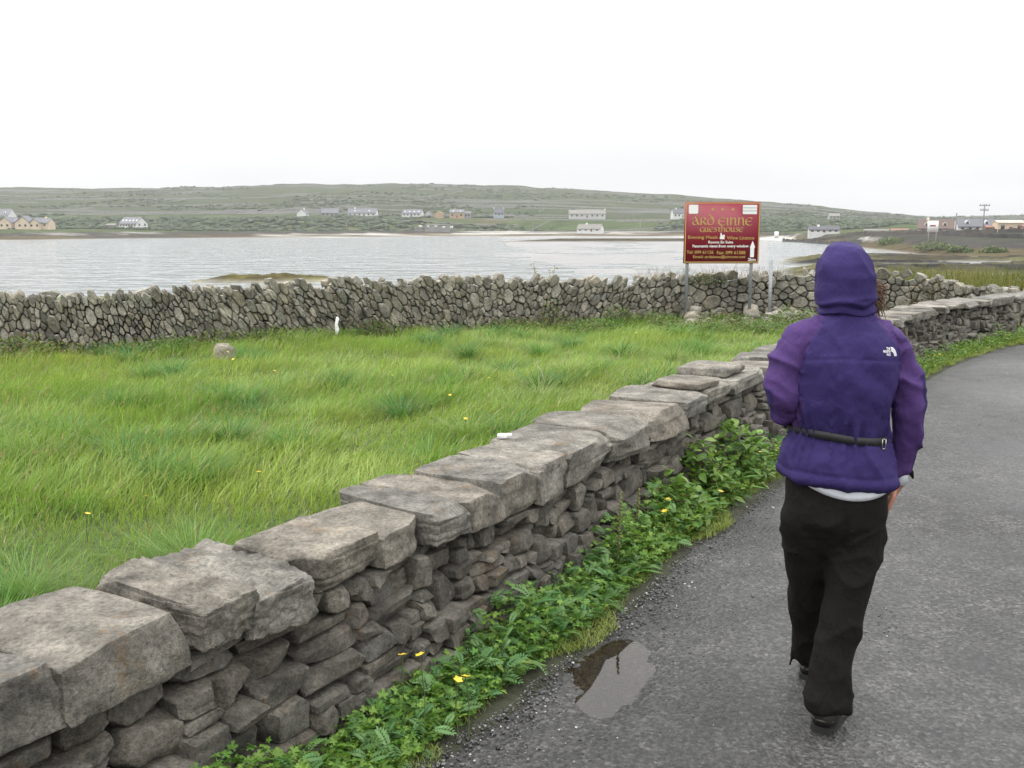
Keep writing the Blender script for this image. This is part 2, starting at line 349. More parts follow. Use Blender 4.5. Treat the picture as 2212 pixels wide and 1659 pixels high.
# rocky shore and tide pools on the right
ry = np.arange(46, 240, .55); rsl = np.linspace(.25, .66, 300); gx = ry[:, None]*rsl[None]; gy = np.repeat(ry[:, None], 300, 1)
nn_ = n2(gx*.22, gy, .11, 4, 45)+.25*n2(gx, gy, .25, 3, 46); st_ = lambda v, a: np.clip((v-a)/.05, 0, 1)
ed = np.clip((gx/gy-.25)/.06, 0, 1)*np.clip((.66-gx/gy)/.02, 0, 1); ww_ = n2(gx*.3, gy, .03, 2, 47)
gz = SEA-.35+ed*(.42+.25*ww_+.45*st_(nn_, -.02)+.4*st_(nn_, .16)+.35*st_(nn_, .34)+.12*n2(gx, gy, .6, 3, 48)+np.interp(gy, [46, 70, 100], [1.2, .6, 0]))-np.clip((gy-222)/18, 0, 1)*.5
ol, br, bk = A((.125, .118, .048)), A((.075, .064, .042)), A((.030, .029, .027)); cc = mixn(ol, br, .5+2*n2(gx*.5, gy, .12, 3, 49)[..., None]); cc = mixn(cc, bk, (n2(gx*.3, gy, .2, 3, 43)[..., None]-.05)*5); cc = mixn(cc, wetsand*.9, (SEA+.12-gz)[..., None]*8)
link('rocky_shore', mesh('rocky_shore', np.stack([gx, gy, gz], -1).reshape(-1, 3), grid_faces(*gx.shape), M_land, False, cc.reshape(-1, 3)), kind='structure')
# ------------------------------------------------------------------ field
gx, gy = np.meshgrid(np.linspace(-26, 13, 300), np.linspace(-4, 27, 240))
def field_z(x, y): return FIELD_Z+.075*n2(x, y, .35, 2, 50)+.03*n2(x, y, 1.3, 2, 51)
ts, off = NW.project(np.stack([gx.ravel(), gy.ravel()], 1)); off = off.reshape(gx.shape)
gz = field_z(gx, gy); gz = np.where(off < .18, -.55, gz)
soil = mixn(A((.055, .085, .022)), A((.09, .12, .03)), .5+n2(gx, gy, .6, 3, 52)[..., None])
m, nt, b = newmat('turf_soil'); p = pos(nt); a = nd(nt, 'ShaderNodeAttribute', dict(attribute_name='tint')).outputs['Color']
nt.links.new(mixc(nt, 1, a, ramp(nt, noise(nt, p, 14, 6, .7), [(.3, .5*ALB), (.7, 1.4*ALB)]), 'MULTIPLY'), b.inputs['Base Color']); b.inputs['Roughness'].default_value = .95
nt.links.new(bump(nt, noise(nt, p, 30, 6, .7), .8, .03), b.inputs['Normal']); M_turf = m
soil = soil*1.6
link('field', mesh('field', np.stack([gx, gy, gz], -1).reshape(-1, 3), grid_faces(*gx.shape), M_turf, True, soil.reshape(-1, 3)), kind='structure')

# ------------------------------------------------------------------ road (wet, worn tarmac), verge, puddle
near = np.arange(4.6, 14, .016); S1 = np.r_[np.arange(0, 4.6, .1), near, np.arange(14, NW.L, .12)]
def lat(a, b, n): return np.linspace(a, b, n)
W1 = np.r_[np.arange(VERGE, VERGE+2.6, .016), np.arange(VERGE+2.6, VERGE+4.3, .04)]
SS, WW = np.meshgrid(S1, W1, indexing='ij')
edge = .07*n2(SS, SS*0, 1.3, 3, 60)+.03*n2(SS, SS*0, 6, 2, 61)
off = -(WW+edge*np.clip(1-(WW-VERGE)/.5, 0, 1))
P2 = NW.frame(SS.ravel(), off.ravel()).reshape(SS.shape+(2,))
X, Y = P2[..., 0], P2[..., 1]
PUD = np.array([(0.21, 3.40), (0.25, 3.67), (0.36, 3.86), (0.46, 3.97), (0.57, 3.95), (0.60, 3.76), (0.49, 3.52), (0.38, 3.44), (0.28, 3.38)])
pc = np.array([.405, 3.67]); pd = np.array([.33, .944]); pe = np.array([.944, -.33])   # long and short axis of the hollow
q = np.stack([X-pc[0], Y-pc[1]], -1); l, s_ = q@pd/.33, q@pe/.125
hollow = np.clip(1.35-np.sqrt(l*l+s_*s_)+.26*n2(X, Y, 7, 4, 62), 0, 1.2)
z = .004*n2(X, Y, .8, 2, 63)-.017*hollow-.010*np.clip(1-(WW-VERGE)/.25, 0, 1)
stone_ = fbm(np.stack([X.ravel()*42, Y.ravel()*42, X.ravel()*0], 1), 3, 64).reshape(X.shape)
z = z+.0028*stone_*(1-.75*np.clip(hollow, 0, 1))+.0015*n2(X, Y, 12, 2, 65)
m, nt, b = newmat('wet_tarmac'); p = pos(nt)
vo = nd(nt, 'ShaderNodeTexVoronoi', Vector=p, Scale=70.0, Randomness=1.0)
n1 = noise(nt, p, 60, 6, .75); nL = noise(nt, p, 1.1, 5, .6); nM = noise(nt, p, 4, 6, .7)
c = ramp(nt, n1, [(.28, (.020, .0195, .019)), (.5, (.066, .064, .061)), (.75, (.17, .163, .153))])
c = mixc(nt, .8, c, mixc(nt, 1, c, ramp(nt, nd(nt, 'ShaderNodeSeparateColor', Color=vo.outputs['Color']).outputs[0], [(0, .35), (.6, 1.0), (.9, 1.5), (1, 2.1)]), 'MULTIPLY'))
c = mixc(nt, 1, c, ramp(nt, nL, [(.32, .42*ALB), (.5, .85*ALB), (.68, 1.35*ALB)]), 'MULTIPLY'); c = mixc(nt, 1, c, ramp(nt, nM, [(.3, .62), (.7, 1.3)]), 'MULTIPLY')
nt.links.new(c, b.inputs['Base Color'])
nt.links.new(ramp(nt, noise(nt, p, .55, 5, .6), [(.36, .30), (.5, .5), (.64, .74)]), b.inputs['Roughness']); b.inputs['Specular IOR Level'].default_value = .42
hb = nd(nt, 'ShaderNodeMath', dict(operation='ADD'), _0=vo.outputs['Distance'], _1=n1).outputs[0]
nt.links.new(bump(nt, hb, .8, .008), b.inputs['Normal']); M_road = m
link('road', mesh('road', np.stack([X, Y, z], -1).reshape(-1, 3), grid_faces(*X.shape)[:, ::-1], M_road, True), kind='structure')
# puddle: a flat film of water standing in the hollow
m, nt, b = newmat('puddle_water'); gl = nd(nt, 'ShaderNodeBsdfGlossy', Roughness=.01, Color=(1, 1, 1)); tr = nd(nt, 'ShaderNodeBsdfTransparent', Color=(.72, .64, .52)); fr_ = nd(nt, 'ShaderNodeFresnel', IOR=1.40)
nt.links.new(nd(nt, 'ShaderNodeMixShader', _0=fr_.outputs[0], _1=tr.outputs[0], _2=gl.outputs[0]).outputs[0], nt.nodes['Material Output'].inputs[0])
th = np.linspace(0, 2*math.pi, 60, endpoint=False)
V = [(pc[0], pc[1], -.0062)]+[tuple(pc+pd*.50*math.cos(t)+pe*.225*math.sin(t))+(-.0062,) for t in th]
link('puddle', mesh('puddle', V, [(0, (i+1) % 60+1, i+1) for i in range(60)], m), kind='structure')
# verge soil strip and the far roadside
S2 = np.arange(0, NW.L, .06); W2 = np.linspace(-.2, VERGE+.16, 12); SS, WW = np.meshgrid(S2, W2, indexing='ij')
P2 = NW.frame(SS.ravel(), -WW.ravel()).reshape(SS.shape+(2,)); t = (WW+.2)/(VERGE+.36)
z = .035-.06*t**3+.012*n2(P2[..., 0], P2[..., 1], 3, 3, 70)
cv = mixn(A((.06, .075, .022)), A((.045, .04, .03)), t[..., None]**3)
link('verge', mesh('verge', np.concatenate([P2, z[..., None]], -1).reshape(-1, 3), grid_faces(*SS.shape)[:, ::-1], M_turf, True, cv.reshape(-1, 3)), kind='structure')
W2 = np.array([VERGE+4.1, VERGE+4.5, VERGE+6, VERGE+12, VERGE+30]); SS, WW = np.meshgrid(S2[::4], W2, indexing='ij')
P2 = NW.frame(SS.ravel(), -WW.ravel()).reshape(SS.shape+(2,)); z = np.interp(WW, W2, [-.02, .05, .12, .2, .2])
link('roadside', mesh('roadside', np.concatenate([P2, z[..., None]], -1).reshape(-1, 3), grid_faces(*SS.shape)[:, ::-1], M_turf, True, np.tile(A((.07, .1, .03)), (SS.size, 1))), kind='structure')

# ================================================================== stones
_rb = {}
def cube_grid(n):
    if n in _rb: return _rb[n]
    idx = {}; V = []; F = []
    def vid(p):
        if p not in idx: idx[p] = len(V); V.append(p)
        return idx[p]
    for ax in range(3):
        for sgn in (0, n):
            for i in range(n):
                for j in range(n):
                    q = []
                    for a, b in ((i, j), (i+1, j), (i+1, j+1), (i, j+1)):
                        p = [0, 0, 0]; p[ax] = sgn; p[(ax+1) % 3] = a; p[(ax+2) % 3] = b; q.append(vid(tuple(p)))
                    F.append(q if sgn else q[::-1])
    _rb[n] = (np.array(V)/n*2.0-1, np.array(F)); return _rb[n]
def rock(sx, sy, sz, n=6, rnd=.22, jit=.12, amp=.06, chips=7, seed=0, flat=0, lay=0):
    r = np.random.default_rng(seed); P, F = cube_grid(n)
    core = np.clip(P, -(1-rnd), 1-rnd); d = P-core; ln = np.linalg.norm(d, axis=1, keepdims=True); P = core+np.where(ln > 1e-6, d/np.maximum(ln, 1e-6), 0)*np.minimum(ln, rnd)
    cj = r.uniform(-jit, jit, (2, 2, 2, 3)); t = (P+1)/2; D = 0
    for a in (0, 1):
        for b_ in (0, 1):
            for c_ in (0, 1):
                wt = (t[:, 0] if a else 1-t[:, 0])*(t[:, 1] if b_ else 1-t[:, 1])*(t[:, 2] if c_ else 1-t[:, 2]); D = D+wt[:, None]*cj[a, b_, c_]
    P = P+D
    for k in range(chips):
        nrm = r.normal(size=3)
        if flat: nrm[2] *= .35
        nrm /= np.linalg.norm(nrm); mxd = (P@nrm).max(); lim = mxd*r.uniform(.70, .96); ex = np.maximum(P@nrm-lim, 0); P = P-np.outer(ex*.9, nrm)
    P = P*np.array([sx, sy, sz])/2
    s = min(sx, sy, sz); q = P+seed*3.71
    nn = P/np.array([sx, sy, sz]); nn /= np.maximum(np.linalg.norm(nn, axis=1, keepdims=True), 1e-6)
    dsp = amp*s*fbm(q*(2.2/s), 2, seed % 97)+amp*.5*s*fbm(q*(7/s), 3, seed % 89)
    if lay: dsp = dsp+.010*np.abs(vn(np.stack([q[:, 0]*3, q[:, 1]*3, q[:, 2]*45], 1), 5))*(np.abs(nn[:, 2]) < .6)
    if flat: dsp = np.where(nn[:, 2] > .45, dsp*.35, dsp)
    return P+nn*dsp[:, None], F
def rotm(t, nrm_left, tilt=0, roll=0):
    c, s = math.cos(tilt), math.sin(tilt)
    X = np.array([t[0]*c, t[1]*c, s]); Yv = np.array([nrm_left[0], nrm_left[1], 0]); Z = np.cross(X, Yv)
    return np.stack([X, Yv, Z], 1)
def proj_size(p, w): return w/max(.5, math.hypot(p[0], p[1]))

# ---- near wall -------------------------------------------------------------
cap_pts = [(-1.21, 2.55), (-0.93, 2.85), (-0.79, 3.06), (-0.67, 3.28), (-0.51, 3.64), (-0.37, 3.86), (-0.2, 4.05), (-0.05, 4.30), (0.12, 4.62), (0.25, 4.91), (0.55, 5.41), (0.73, 5.85), (1.06, 6.34), (1.34, 6.79), (1.67, 7.22), (2.12, 7.9)]
cs, _ = NW.project(np.array(cap_pts)*.957); cs = list(cs)
cs = [cs[0]-1.55, cs[0]-1.05, cs[0]-.45]+cs
while cs[-1] < NW.L-1: cs.append(cs[-1]+random.uniform(.32, .62))
thick = [.2, .2, .22, .21, .17, .18, .17, .15, .15, .17, .2, .21, .21, .2, .19, .13, .12, .11, .12]
base0 = NW.pos(9.0); WB = (float(base0[0]), float(base0[1]), 0.0)
nw = thing('dry_stone_wall', 'low grey dry stone wall with big flat capstones along the road verge', 'wall', WB)
lim_s, lim_z = [0], [.46]
rnd = random.Random(3)
for i in range(len(cs)-1):
    a, b_ = cs[i], cs[i+1]; mid = (a+b_)/2; th = thick[i] if i < len(thick) else rnd.uniform(.09, .14)
    top = .65+(rnd.uniform(-.014, .014) if i > 3 else .0); 
    if i == 5: top -= .03
    far = mid > 16
    n = 30 if 1 < i < 9 else (18 if i < 18 else 7)
    th *= .86; dep = .51+rnd.uniform(-.06, .06)
    Pv, F = rock(b_-a+.012, dep, th+.0, n,  .03, .075, .055 if i not in (4, 5) else .13, 9, 100+i, flat=i not in (4, 5), lay=i > 3)
    tv = NW.tan(mid); nl = np.array([-tv[1], tv[0]]); tilt = rnd.uniform(-.02, .02)
    Mx = rotm(tv, nl, tilt)
    p = NW.frame(np.array(mid), np.array(.215+rnd.uniform(-.018, .015))); ctr = np.array([p[0], p[1], top-th/2])
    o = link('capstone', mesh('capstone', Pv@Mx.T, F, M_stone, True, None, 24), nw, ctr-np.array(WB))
    lim_s += [a, b_]; lim_z += [top-th-.004]*2
# small stones on top of a few caps beyond the middle
for k, (sv, hz) in enumerate(((11.35, .045), (12.05, .05))):
    tv = NW.tan(sv); p = NW.frame(np.array(sv), np.array(.2+.08*(k % 2))); Pv, F = rock(.42, .40, hz, 8, .15, .1, .1, 6, 300+k, 1, 1)
    o = link('capstone', mesh('capstone', Pv@rotm(tv, np.array([-tv[1], tv[0]]), rnd.uniform(-.06, .06)).T, F, M_stone, True), nw, np.array([p[0], p[1], .655+hz/2])-np.array(WB))
# coursed rubble face under the caps
cell = .02; s0, s1 = 4.2, 22.0; ns, nz_ = int((s1-s0)/cell), int(.68/cell); occ = np.zeros((ns, nz_), bool); zb = -.04
limz = np.interp(s0+(np.arange(ns)+.5)*cell, lim_s, lim_z)
for i in range(ns): occ[i, max(0, int((limz[i]-zb)/cell)):] = True
rects = []
for j in range(nz_):
    i = 0
    while i < ns:
        if occ[i, j]: i += 1; continue
        big = rnd.random(); sc_ = 1.0
        wmx = int(rnd.choice([.08, .10, .14, .16, .20, .26, .32])*sc_/cell); hmx = int(rnd.choice([.04, .04, .04, .06, .06, .08, .08, .12])/cell)
        if wmx > 11 and rnd.random() < .25: hmx = max(hmx, 6)
        wd = 0
        while i+wd < ns and wd < wmx and not occ[i+wd, j]: wd += 1
        rest = 0
        while i+wd+rest < ns and rest < 4 and not occ[i+wd+rest, j]: rest += 1
        if rest < 4: wd += rest
        hh_ = 0
        while j+hh_ < nz_ and hh_ < hmx and not occ[i:i+wd, j+hh_].any(): hh_ += 1
        r2 = 0
        while j+hh_+r2 < nz_ and r2 < 2 and not occ[i:i+wd, j+hh_+r2].any(): r2 += 1
        if r2 < 2: hh_ += r2
        if wd >= 2 and hh_ >= 1: rects.append((s0+i*cell, zb+j*cell, wd*cell, hh_*cell))
        occ[i:i+wd, j:j+hh_] = True; i += wd
items = []
for k, (sa, za, wd, hh_) in enumerate(rects):
    mid = sa+wd/2; p = NW.frame(np.array(mid), np.array(0.)); items.append((proj_size(p, math.sqrt(wd*hh_)), k))
items.sort(reverse=True); keep = set(k for _, k in items[:255]); rest_parts = []
for k, (sa, za, wd, hh_) in enumerate(rects):
    mid = sa+wd/2; dist = math.hypot(*NW.pos(mid)); n = 12 if dist < 4.5 else (7 if dist < 7.5 else 3)
    dep = rnd.uniform(.18, .26); batter = (.14+.06*np.clip((7.2-mid)/1.2, 0, 1))*(1-(za+hh_/2)/.46); inset = rnd.uniform(-.02, .045)+.015*(za > .25)
    Pv, F = rock(wd*1.0-.003, dep, hh_*1.01-.003, n, .045, .20, .055, 12, 1000+k, 0, rnd.random() < .4)
    tv = NW.tan(mid); Mx = rotm(tv, np.array([-tv[1], tv[0]]), rnd.uniform(-.05, .05)+.03)
    p = NW.frame(np.array(mid), np.array(dep/2+inset-.01-batter)); ctr = np.array([p[0], p[1], za+hh_/2])
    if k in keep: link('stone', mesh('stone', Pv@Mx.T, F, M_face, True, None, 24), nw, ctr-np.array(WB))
    else: rest_parts.append((Pv@Mx.T+ctr-np.array(WB), F))
# field side of the wall, and the ends out of view
for sa in np.arange(1.0, 22, .26):
    for za in np.arange(-.32, .46, .12):
        tv = NW.tan(sa); p = NW.frame(np.array(sa+rnd.uniform(-.05, .05)), np.array(.40)); Pv, F = rock(.27, .16, .125, 2, .2, .15, .1, 3, int(sa*100+za*1000) % 5000+7000)
        rest_parts.append((Pv@rotm(tv, np.array([-tv[1], tv[0]])).T+np.array([p[0], p[1], za+.06])-np.array(WB), F))
        if sa < 4.3 and za > -.1:
            p = NW.frame(np.array(sa), np.array(.08)); rest_parts.append((Pv@rotm(tv, np.array([-tv[1], tv[0]])).T+np.array([p[0], p[1], za+.06])-np.array(WB), F))
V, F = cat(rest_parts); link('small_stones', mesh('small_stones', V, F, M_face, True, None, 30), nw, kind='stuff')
S3 = np.arange(.5, 21.5, .25); prs = np.array([(.02, -.4), (.13, .44), (.34, .44), (.34, -.4)])
P3 = np.stack([np.concatenate([NW.frame(S3, np.full(len(S3), a)), np.full((len(S3), 1), b_)], 1) for a, b_ in prs], 1).reshape(-1, 3)
F3 = np.array([(i*4+k, i*4+(k+1) % 4, i*4+4+(k+1) % 4, i*4+4+k) for i in range(len(S3)-1) for k in range(4)])
link('core', mesh('core', P3-np.array(WB), F3, M_core), nw)  # added filler strip, keeps light from passing through the joints

# ---- back wall: slanted stones, one power-diagram cell each -------------------
bL = BW.L; tops_s, _ = BW.project(np.array([(-15, 13.3), (-8, 14.95), (-5.7, 15.3), (-3.6, 17), (-.9, 18.5), (1.75, 19.4), (5.3, 19.9), (7.4, 19.8), (8.3, 19), (8.9, 17.9), (9.3, 17.0)]))
tops_z = [.60, .63, .69, .77, .72, .68, .74, .78, .68, .52, .4]
def wtop(s): return np.interp(s, tops_s, tops_z)+.045*vn(np.stack([np.atleast_1d(s)*1.3, np.atleast_1d(s)*0, np.atleast_1d(s)*0], 1), 77)
sg = np.array([0, 5, 9, 11.5, 14, 18, 20, 22, 24, 26, 30]); stretch = np.array([2.0, 2.0, 1.9, 1.7, 1.7, 1.6, .8, .75, .9, 1.4, 1.2]); shear = np.array([.3, -.2, .5, .9, .8, -.7, -.1, 0, .1, .2, 0])
us_ = np.linspace(0, bL, 800); cumS = np.r_[0, np.cumsum(np.interp((us_[1:]+us_[:-1])/2, sg, stretch)*np.diff(us_))]
def fwd(s, z): return np.interp(s, us_, cumS)+np.interp(s, sg, shear)*z
def inv(sp, z):
    s = np.interp(sp, cumS, us_)
    for _ in range(6): s = np.interp(sp-np.interp(s, sg, shear)*z, cumS, us_)
    return s
rr = random.Random(11); sites = []; gridd = {}; S_tot = cumS[-1]; zlo, zhi = -.38, .95
tries = 0
while tries < 34000:
    tries += 1; rad = rr.choice([.05, .06, .075, .095, .115, .14]) if tries < 5000 else rr.choice([.04, .05, .06])
    q = (rr.uniform(0, S_tot), rr.uniform(zlo, zhi)); g = (int(q[0]/.3), int((q[1]+1)/.3)); ok = True
    for a in (-1, 0, 1):
        for b_ in (-1, 0, 1):
            for (p, r0) in gridd.get((g[0]+a, g[1]+b_), ()):
                if (p[0]-q[0])**2+(p[1]-q[1])**2 < ((rad+r0)*.93)**2: ok = False; break
    if ok: gridd.setdefault(g, []).append((q, rad)); sites.append((q, rad))
def clip(poly, nx, ny, c):
    outp = []
    for i in range(len(poly)):
        a, b_ = poly[i], poly[(i+1) % len(poly)]; da, db = nx*a[0]+ny*a[1]-c, nx*b_[0]+ny*b_[1]-c
        if da <= 0: outp.append(a)
        if (da < 0) != (db < 0) and abs(da-db) > 1e-12: t = da/(da-db); outp.append((a[0]+(b_[0]-a[0])*t, a[1]+(b_[1]-a[1])*t))
    return outp
BB = BW.pos(bL*.5); BB = (float(BB[0]), float(BB[1]), FIELD_Z)
bw = thing('field_wall', 'long rough grey stone wall of slanted stones between field and bay', 'wall', BB)
cells = []
for (q, rad) in sites:
    g = (int(q[0]/.3), int((q[1]+1)/.3)); poly = [(q[0]-.35, q[1]-.35), (q[0]+.35, q[1]-.35), (q[0]+.35, q[1]+.35), (q[0]-.35, q[1]+.35)]
    for a in (-2, -1, 0, 1, 2):
        for b_ in (-2, -1, 0, 1, 2):
            for (p, r0) in gridd.get((g[0]+a, g[1]+b_), ()):
                if p == q: continue
                nx, ny = p[0]-q[0], p[1]-q[1]; c = (p[0]**2+p[1]**2-r0*r0-q[0]**2-q[1]**2+rad*rad)/2
                poly = clip(poly, nx, ny, c)
                if len(poly) < 3: break
    if len(poly) < 3: continue
    z = np.array([v[1] for v in poly]); s = inv(np.array([v[0] for v in poly]), z)
    if s.mean() < .1 or s.mean() > bL-.1 or z.mean() > wtop(s.mean())[0]-.02: continue
    cells.append((s, z, rad))
pieces = []
for k, (s, z, rad) in enumerate(cells):
    P = np.stack([s, z], 1); cen = P.mean(0)
    # shrink by a joint width, then cut the corners
    P = cen+(P-cen)*max(.8, 1-rr.uniform(.0005, .008)/max(rad*.8, .03))
    q = []
    for i in range(len(P)):
        a, b_ = P[i], P[(i+1) % len(P)]; e = rr.uniform(.03, .16); q += [a*(1-e)+b_*e, a*e+b_*(1-e)]
    P = np.array(q); n = len(P); fr = rr.uniform(-.06, .035)-.05*(cen[1] < .1)*0; tx, tz = rr.uniform(-.35, .35), rr.uniform(-.4, .2)
    def ring(sc_, dy): 
        Q = cen+(P-cen)*sc_; dy_ = dy+fr+(tx*(Q[:, 0]-cen[0])+tz*(Q[:, 1]-cen[1]))*(1 if dy < .1 else 0)+np.array([rr.uniform(-.008, .008) for _ in range(n)])
        return np.stack([Q[:, 0], Q[:, 1], dy_], 1)
    bw_d = .20 if cen[1] > .15 else .26
    rings_ = [ring(.86, bw_d), ring(1.0, .05), ring(.97, .012), ring(rr.uniform(.74, .92), -.012)]
    L3 = np.concatenate(rings_+[np.array([[cen[0], cen[1], -.014+fr]]), np.array([[cen[0], cen[1], bw_d+.01+fr]])])
    xy = BW.frame(L3[:, 0], L3[:, 2]+.02); W3 = np.concatenate([xy, L3[:, 1:2]], 1); ctr = W3.mean(0)
    F = []
    for r_ in range(3):
        for i in range(n): j = (i+1) % n; F.append((r_*n+i, r_*n+j, (r_+1)*n+j, (r_+1)*n+i))
    for i in range(n): j = (i+1) % n; F += [(3*n+i, 3*n+j, 4*n), (j, i, 4*n+1)]
    pieces.append((proj_size(ctr, math.sqrt(abs(np.ptp(s)*np.ptp(z)))) if abs(ctr[0]/ctr[1]) < .53 else 0, W3, F, ctr))
pieces.sort(key=lambda t: -t[0]); rp = []
for k, (sz, W3, F, ctr) in enumerate(pieces):
    if k < 298: link('stone', mesh('stone', W3-ctr, F, M_stone2), bw, ctr-np.array(BB))
    else: rp.append((W3-np.array(BB), F))
for k in range(230):                  # the back side, and odd stones lying on top
    s = rr.uniform(.2, bL-.2); top = wtop(s)[0]
    tv = BW.tan(s); Pv, F = rock(rr.uniform(.12, .24), rr.uniform(.14, .22), rr.uniform(.07, .14), 3, .2, .16, .12, 7, 9000+k)
    if k < 140: zz, of = rr.uniform(-.3, top-.12), .38
    else: zz, of = top-rr.uniform(.02, .07), rr.uniform(.06, .2)
    p = BW.frame(np.array(s), np.array(of)); rp.append((Pv@rotm(tv, np.array([-tv[1], tv[0]]), rr.uniform(-1.2, 1.2)).T+np.array([p[0], p[1], zz])-np.array(BB), [tuple(f) for f in F]))
V, F = merge(rp); link('small_stones', mesh('small_stones', V, F, M_stone2), bw, kind='stuff')
S3 = np.arange(.2, bL-.1, .2); lo = np.array([wtop(s)[0] for s in S3])-.16
P3 = np.concatenate([np.stack([np.c_[BW.frame(S3, np.full(len(S3), a)), z_] for a, z_ in ((.17, lo*0-.5), (.17, lo), (.33, lo), (.33, lo*0-.5))], 1)]).reshape(-1, 3)
F3 = np.array([(i*4+k, i*4+(k+1) % 4, i*4+4+(k+1) % 4, i*4+4+k) for i in range(len(S3)-1) for k in range(4)])
link('core', mesh('core', P3-np.array(BB), F3, M_core), bw)  # same added filler, blocks light between the field wall stones

# ---- tumbled heap of stones at the foot of the sign ----------------------------
hp = thing('stone_heap', 'tumbled heap of pale grey stones at the foot of the red sign', 'stones', (4.3, 19.2, FIELD_Z))
for k in range(34):
    x = rr.uniform(3.2, 5.8); yy = rr.uniform(18.75, 19.75); hmax = (.42-.12*abs(x-4.6))*np.clip((yy-18.6)/1.0, 0, 1); zz = FIELD_Z+max(.03, hmax*rr.uniform(.65, 1.0))
    sx = rr.uniform(.14, .36); Pv, F = rock(sx, sx*rr.uniform(.6, .9), sx*rr.uniform(.4, .7), 3, .16, .2, .1, 8, 5000+k)
    o = link('stone', mesh('stone', Pv, F, M_stone2), hp, (x-4.3, yy-19.2, zz-FIELD_Z), (rr.uniform(-.5, .5), rr.uniform(-.5, .5), rr.uniform(0, 6)))

# ================================================================== vegetation
def blades(P, h, wd, ang, lean, curl, nseg=3):
    N = len(P); t = np.linspace(0, 1, nseg+1); d = np.stack([np.cos(ang), np.sin(ang), ang*0], 1); s = np.stack([-np.sin(ang), np.cos(ang), ang*0], 1)
    V = np.zeros((N, 2*nseg+1, 3))
    for i, ti in enumerate(t):
        out_ = (lean*ti+curl*ti*ti)*h; upz = h*(ti-.35*curl*ti*ti); c = P+d*out_[:, None]; c[:, 2] += upz
        if i < nseg:
            wv = (wd*(1-.55*ti))[:, None]/2; V[:, 2*i] = c-s*wv; V[:, 2*i+1] = c+s*wv
        else: V[:, 2*nseg] = c
    f = []
    for i in range(nseg-1): a = 2*i; f += [(a, a+1, a+3), (a, a+3, a+2)]
    f.append((2*nseg-2, 2*nseg-1, 2*nseg)); f = np.array(f)
    F = (np.arange(N)[:, None, None]*(2*nseg+1)+f[None]).reshape(-1, 3)
    return V.reshape(-1, 3), F, 2*nseg+1
def scatter_leaves(base, P, yaw, pitch, roll, size):
    bv, bf = base; N = len(P); cy, sy = np.cos(yaw), np.sin(yaw); cp, sp = np.cos(pitch), np.sin(pitch); cr, sr = np.cos(roll), np.sin(roll)
    v = bv[None]*size[:, None, None]; x, y, z = v[..., 0], v[..., 1], v[..., 2]
    x, z = x*cr[:, None]+z*sr[:, None], -x*sr[:, None]+z*cr[:, None]
    y, z = y*cp[:, None]-z*sp[:, None], y*sp[:, None]+z*cp[:, None]
    x, y = x*cy[:, None]-y*sy[:, None], x*sy[:, None]+y*cy[:, None]
    V = np.stack([x, y, z], -1)+P[:, None]; F = (np.arange(N)[:, None, None]*len(bv)+bf[None]).reshape(-1, 3)
    return V.reshape(-1, 3), F
U = rng.uniform
# ---- meadow grass -------------------------------------------------------------
def field_points(n, y0, y1, x0f, x1f):
    y = U(y0, y1, n); x = U(0, 1, n)*(x1f(y)-x0f(y))+x0f(y); return x, y
xs, ys = [], []
for (y0, y1, dens) in ((2.0, 5, 1500), (5, 8, 1500), (8, 12, 1250), (12, 16, 900), (16, 21, 800)):
    a0, a1 = (lambda y: -.56*y-.6), (lambda y: np.minimum(.62*y-1.2, 9.5)); area = np.mean([(a1(v)-a0(v)) for v in np.linspace(y0, y1, 10)])*(y1-y0)
    x, y = field_points(int(area*dens), y0, y1, a0, a1); xs.append(x); ys.append(y)
x, y = np.concatenate(xs), np.concatenate(ys)
_, on = NW.project(np.stack([x, y], 1)); _, ob = BW.project(np.stack([x, y], 1)); k = (on > .56) & (ob < -.02); x, y = x[k], y[k]
cl1 = n2(x, y, .55, 3, 80); cl2 = n2(x, y, 1.7, 3, 81); hue = n2(x*.7+3, y*1.2, .45, 3, 82); cl3 = n2(x, y, .22, 2, 83)
dist = np.hypot(x, y)
h = (.08+.09*U(0, 1, len(x)))*(1+1.5*np.clip(cl2, 0, 1)+1.2*np.clip(cl1, -.5, 1))
mound = np.clip(cl2-.22, 0, 1)*.35
z = field_z(x, y)+mound*.25-.01
wd = np.where(dist < 7, U(.0035, .006, len(x)), U(.006, .010, len(x)))
ang = R(-15)+1.1*n2(x, y, .8, 2, 84)+rng.normal(0, .9, len(x)); lean = U(.05, .55, len(x)); curl = U(.05, .8, len(x))
V, F, nv = blades(np.stack([x, y, z], 1), h, wd, ang, lean, curl)
cA, cB, cC, cD = A((.43, .54, .13)), A((.285, .455, .10)), A((.155, .33, .085)), A((.46, .43, .22))
t1 = np.clip(.5+hue*1.1+rng.normal(0, .18, len(x)), 0, 1)[:, None]; c = mixn(cB, cA, t1)
c = mixn(c, cC, np.clip(cl3*1.3-.2+cl1*.7+cl2*.9, 0, .9)[:, None]); dry = (U(0, 1, len(x)) < .04+.2*np.clip(n2(x, y, .5, 3, 86), 0, 1))[:, None]; c = np.where(dry, cD*U(.7, 1.1, (len(x), 1)), c)
c = c*U(.8, 1.2, (len(x), 1)); c = np.repeat(c, nv, 0)
link('meadow_grass', mesh('meadow_grass', V, F, M_grass, False, c), kind='stuff', label='long green meadow grass filling the walled field', category='grass')
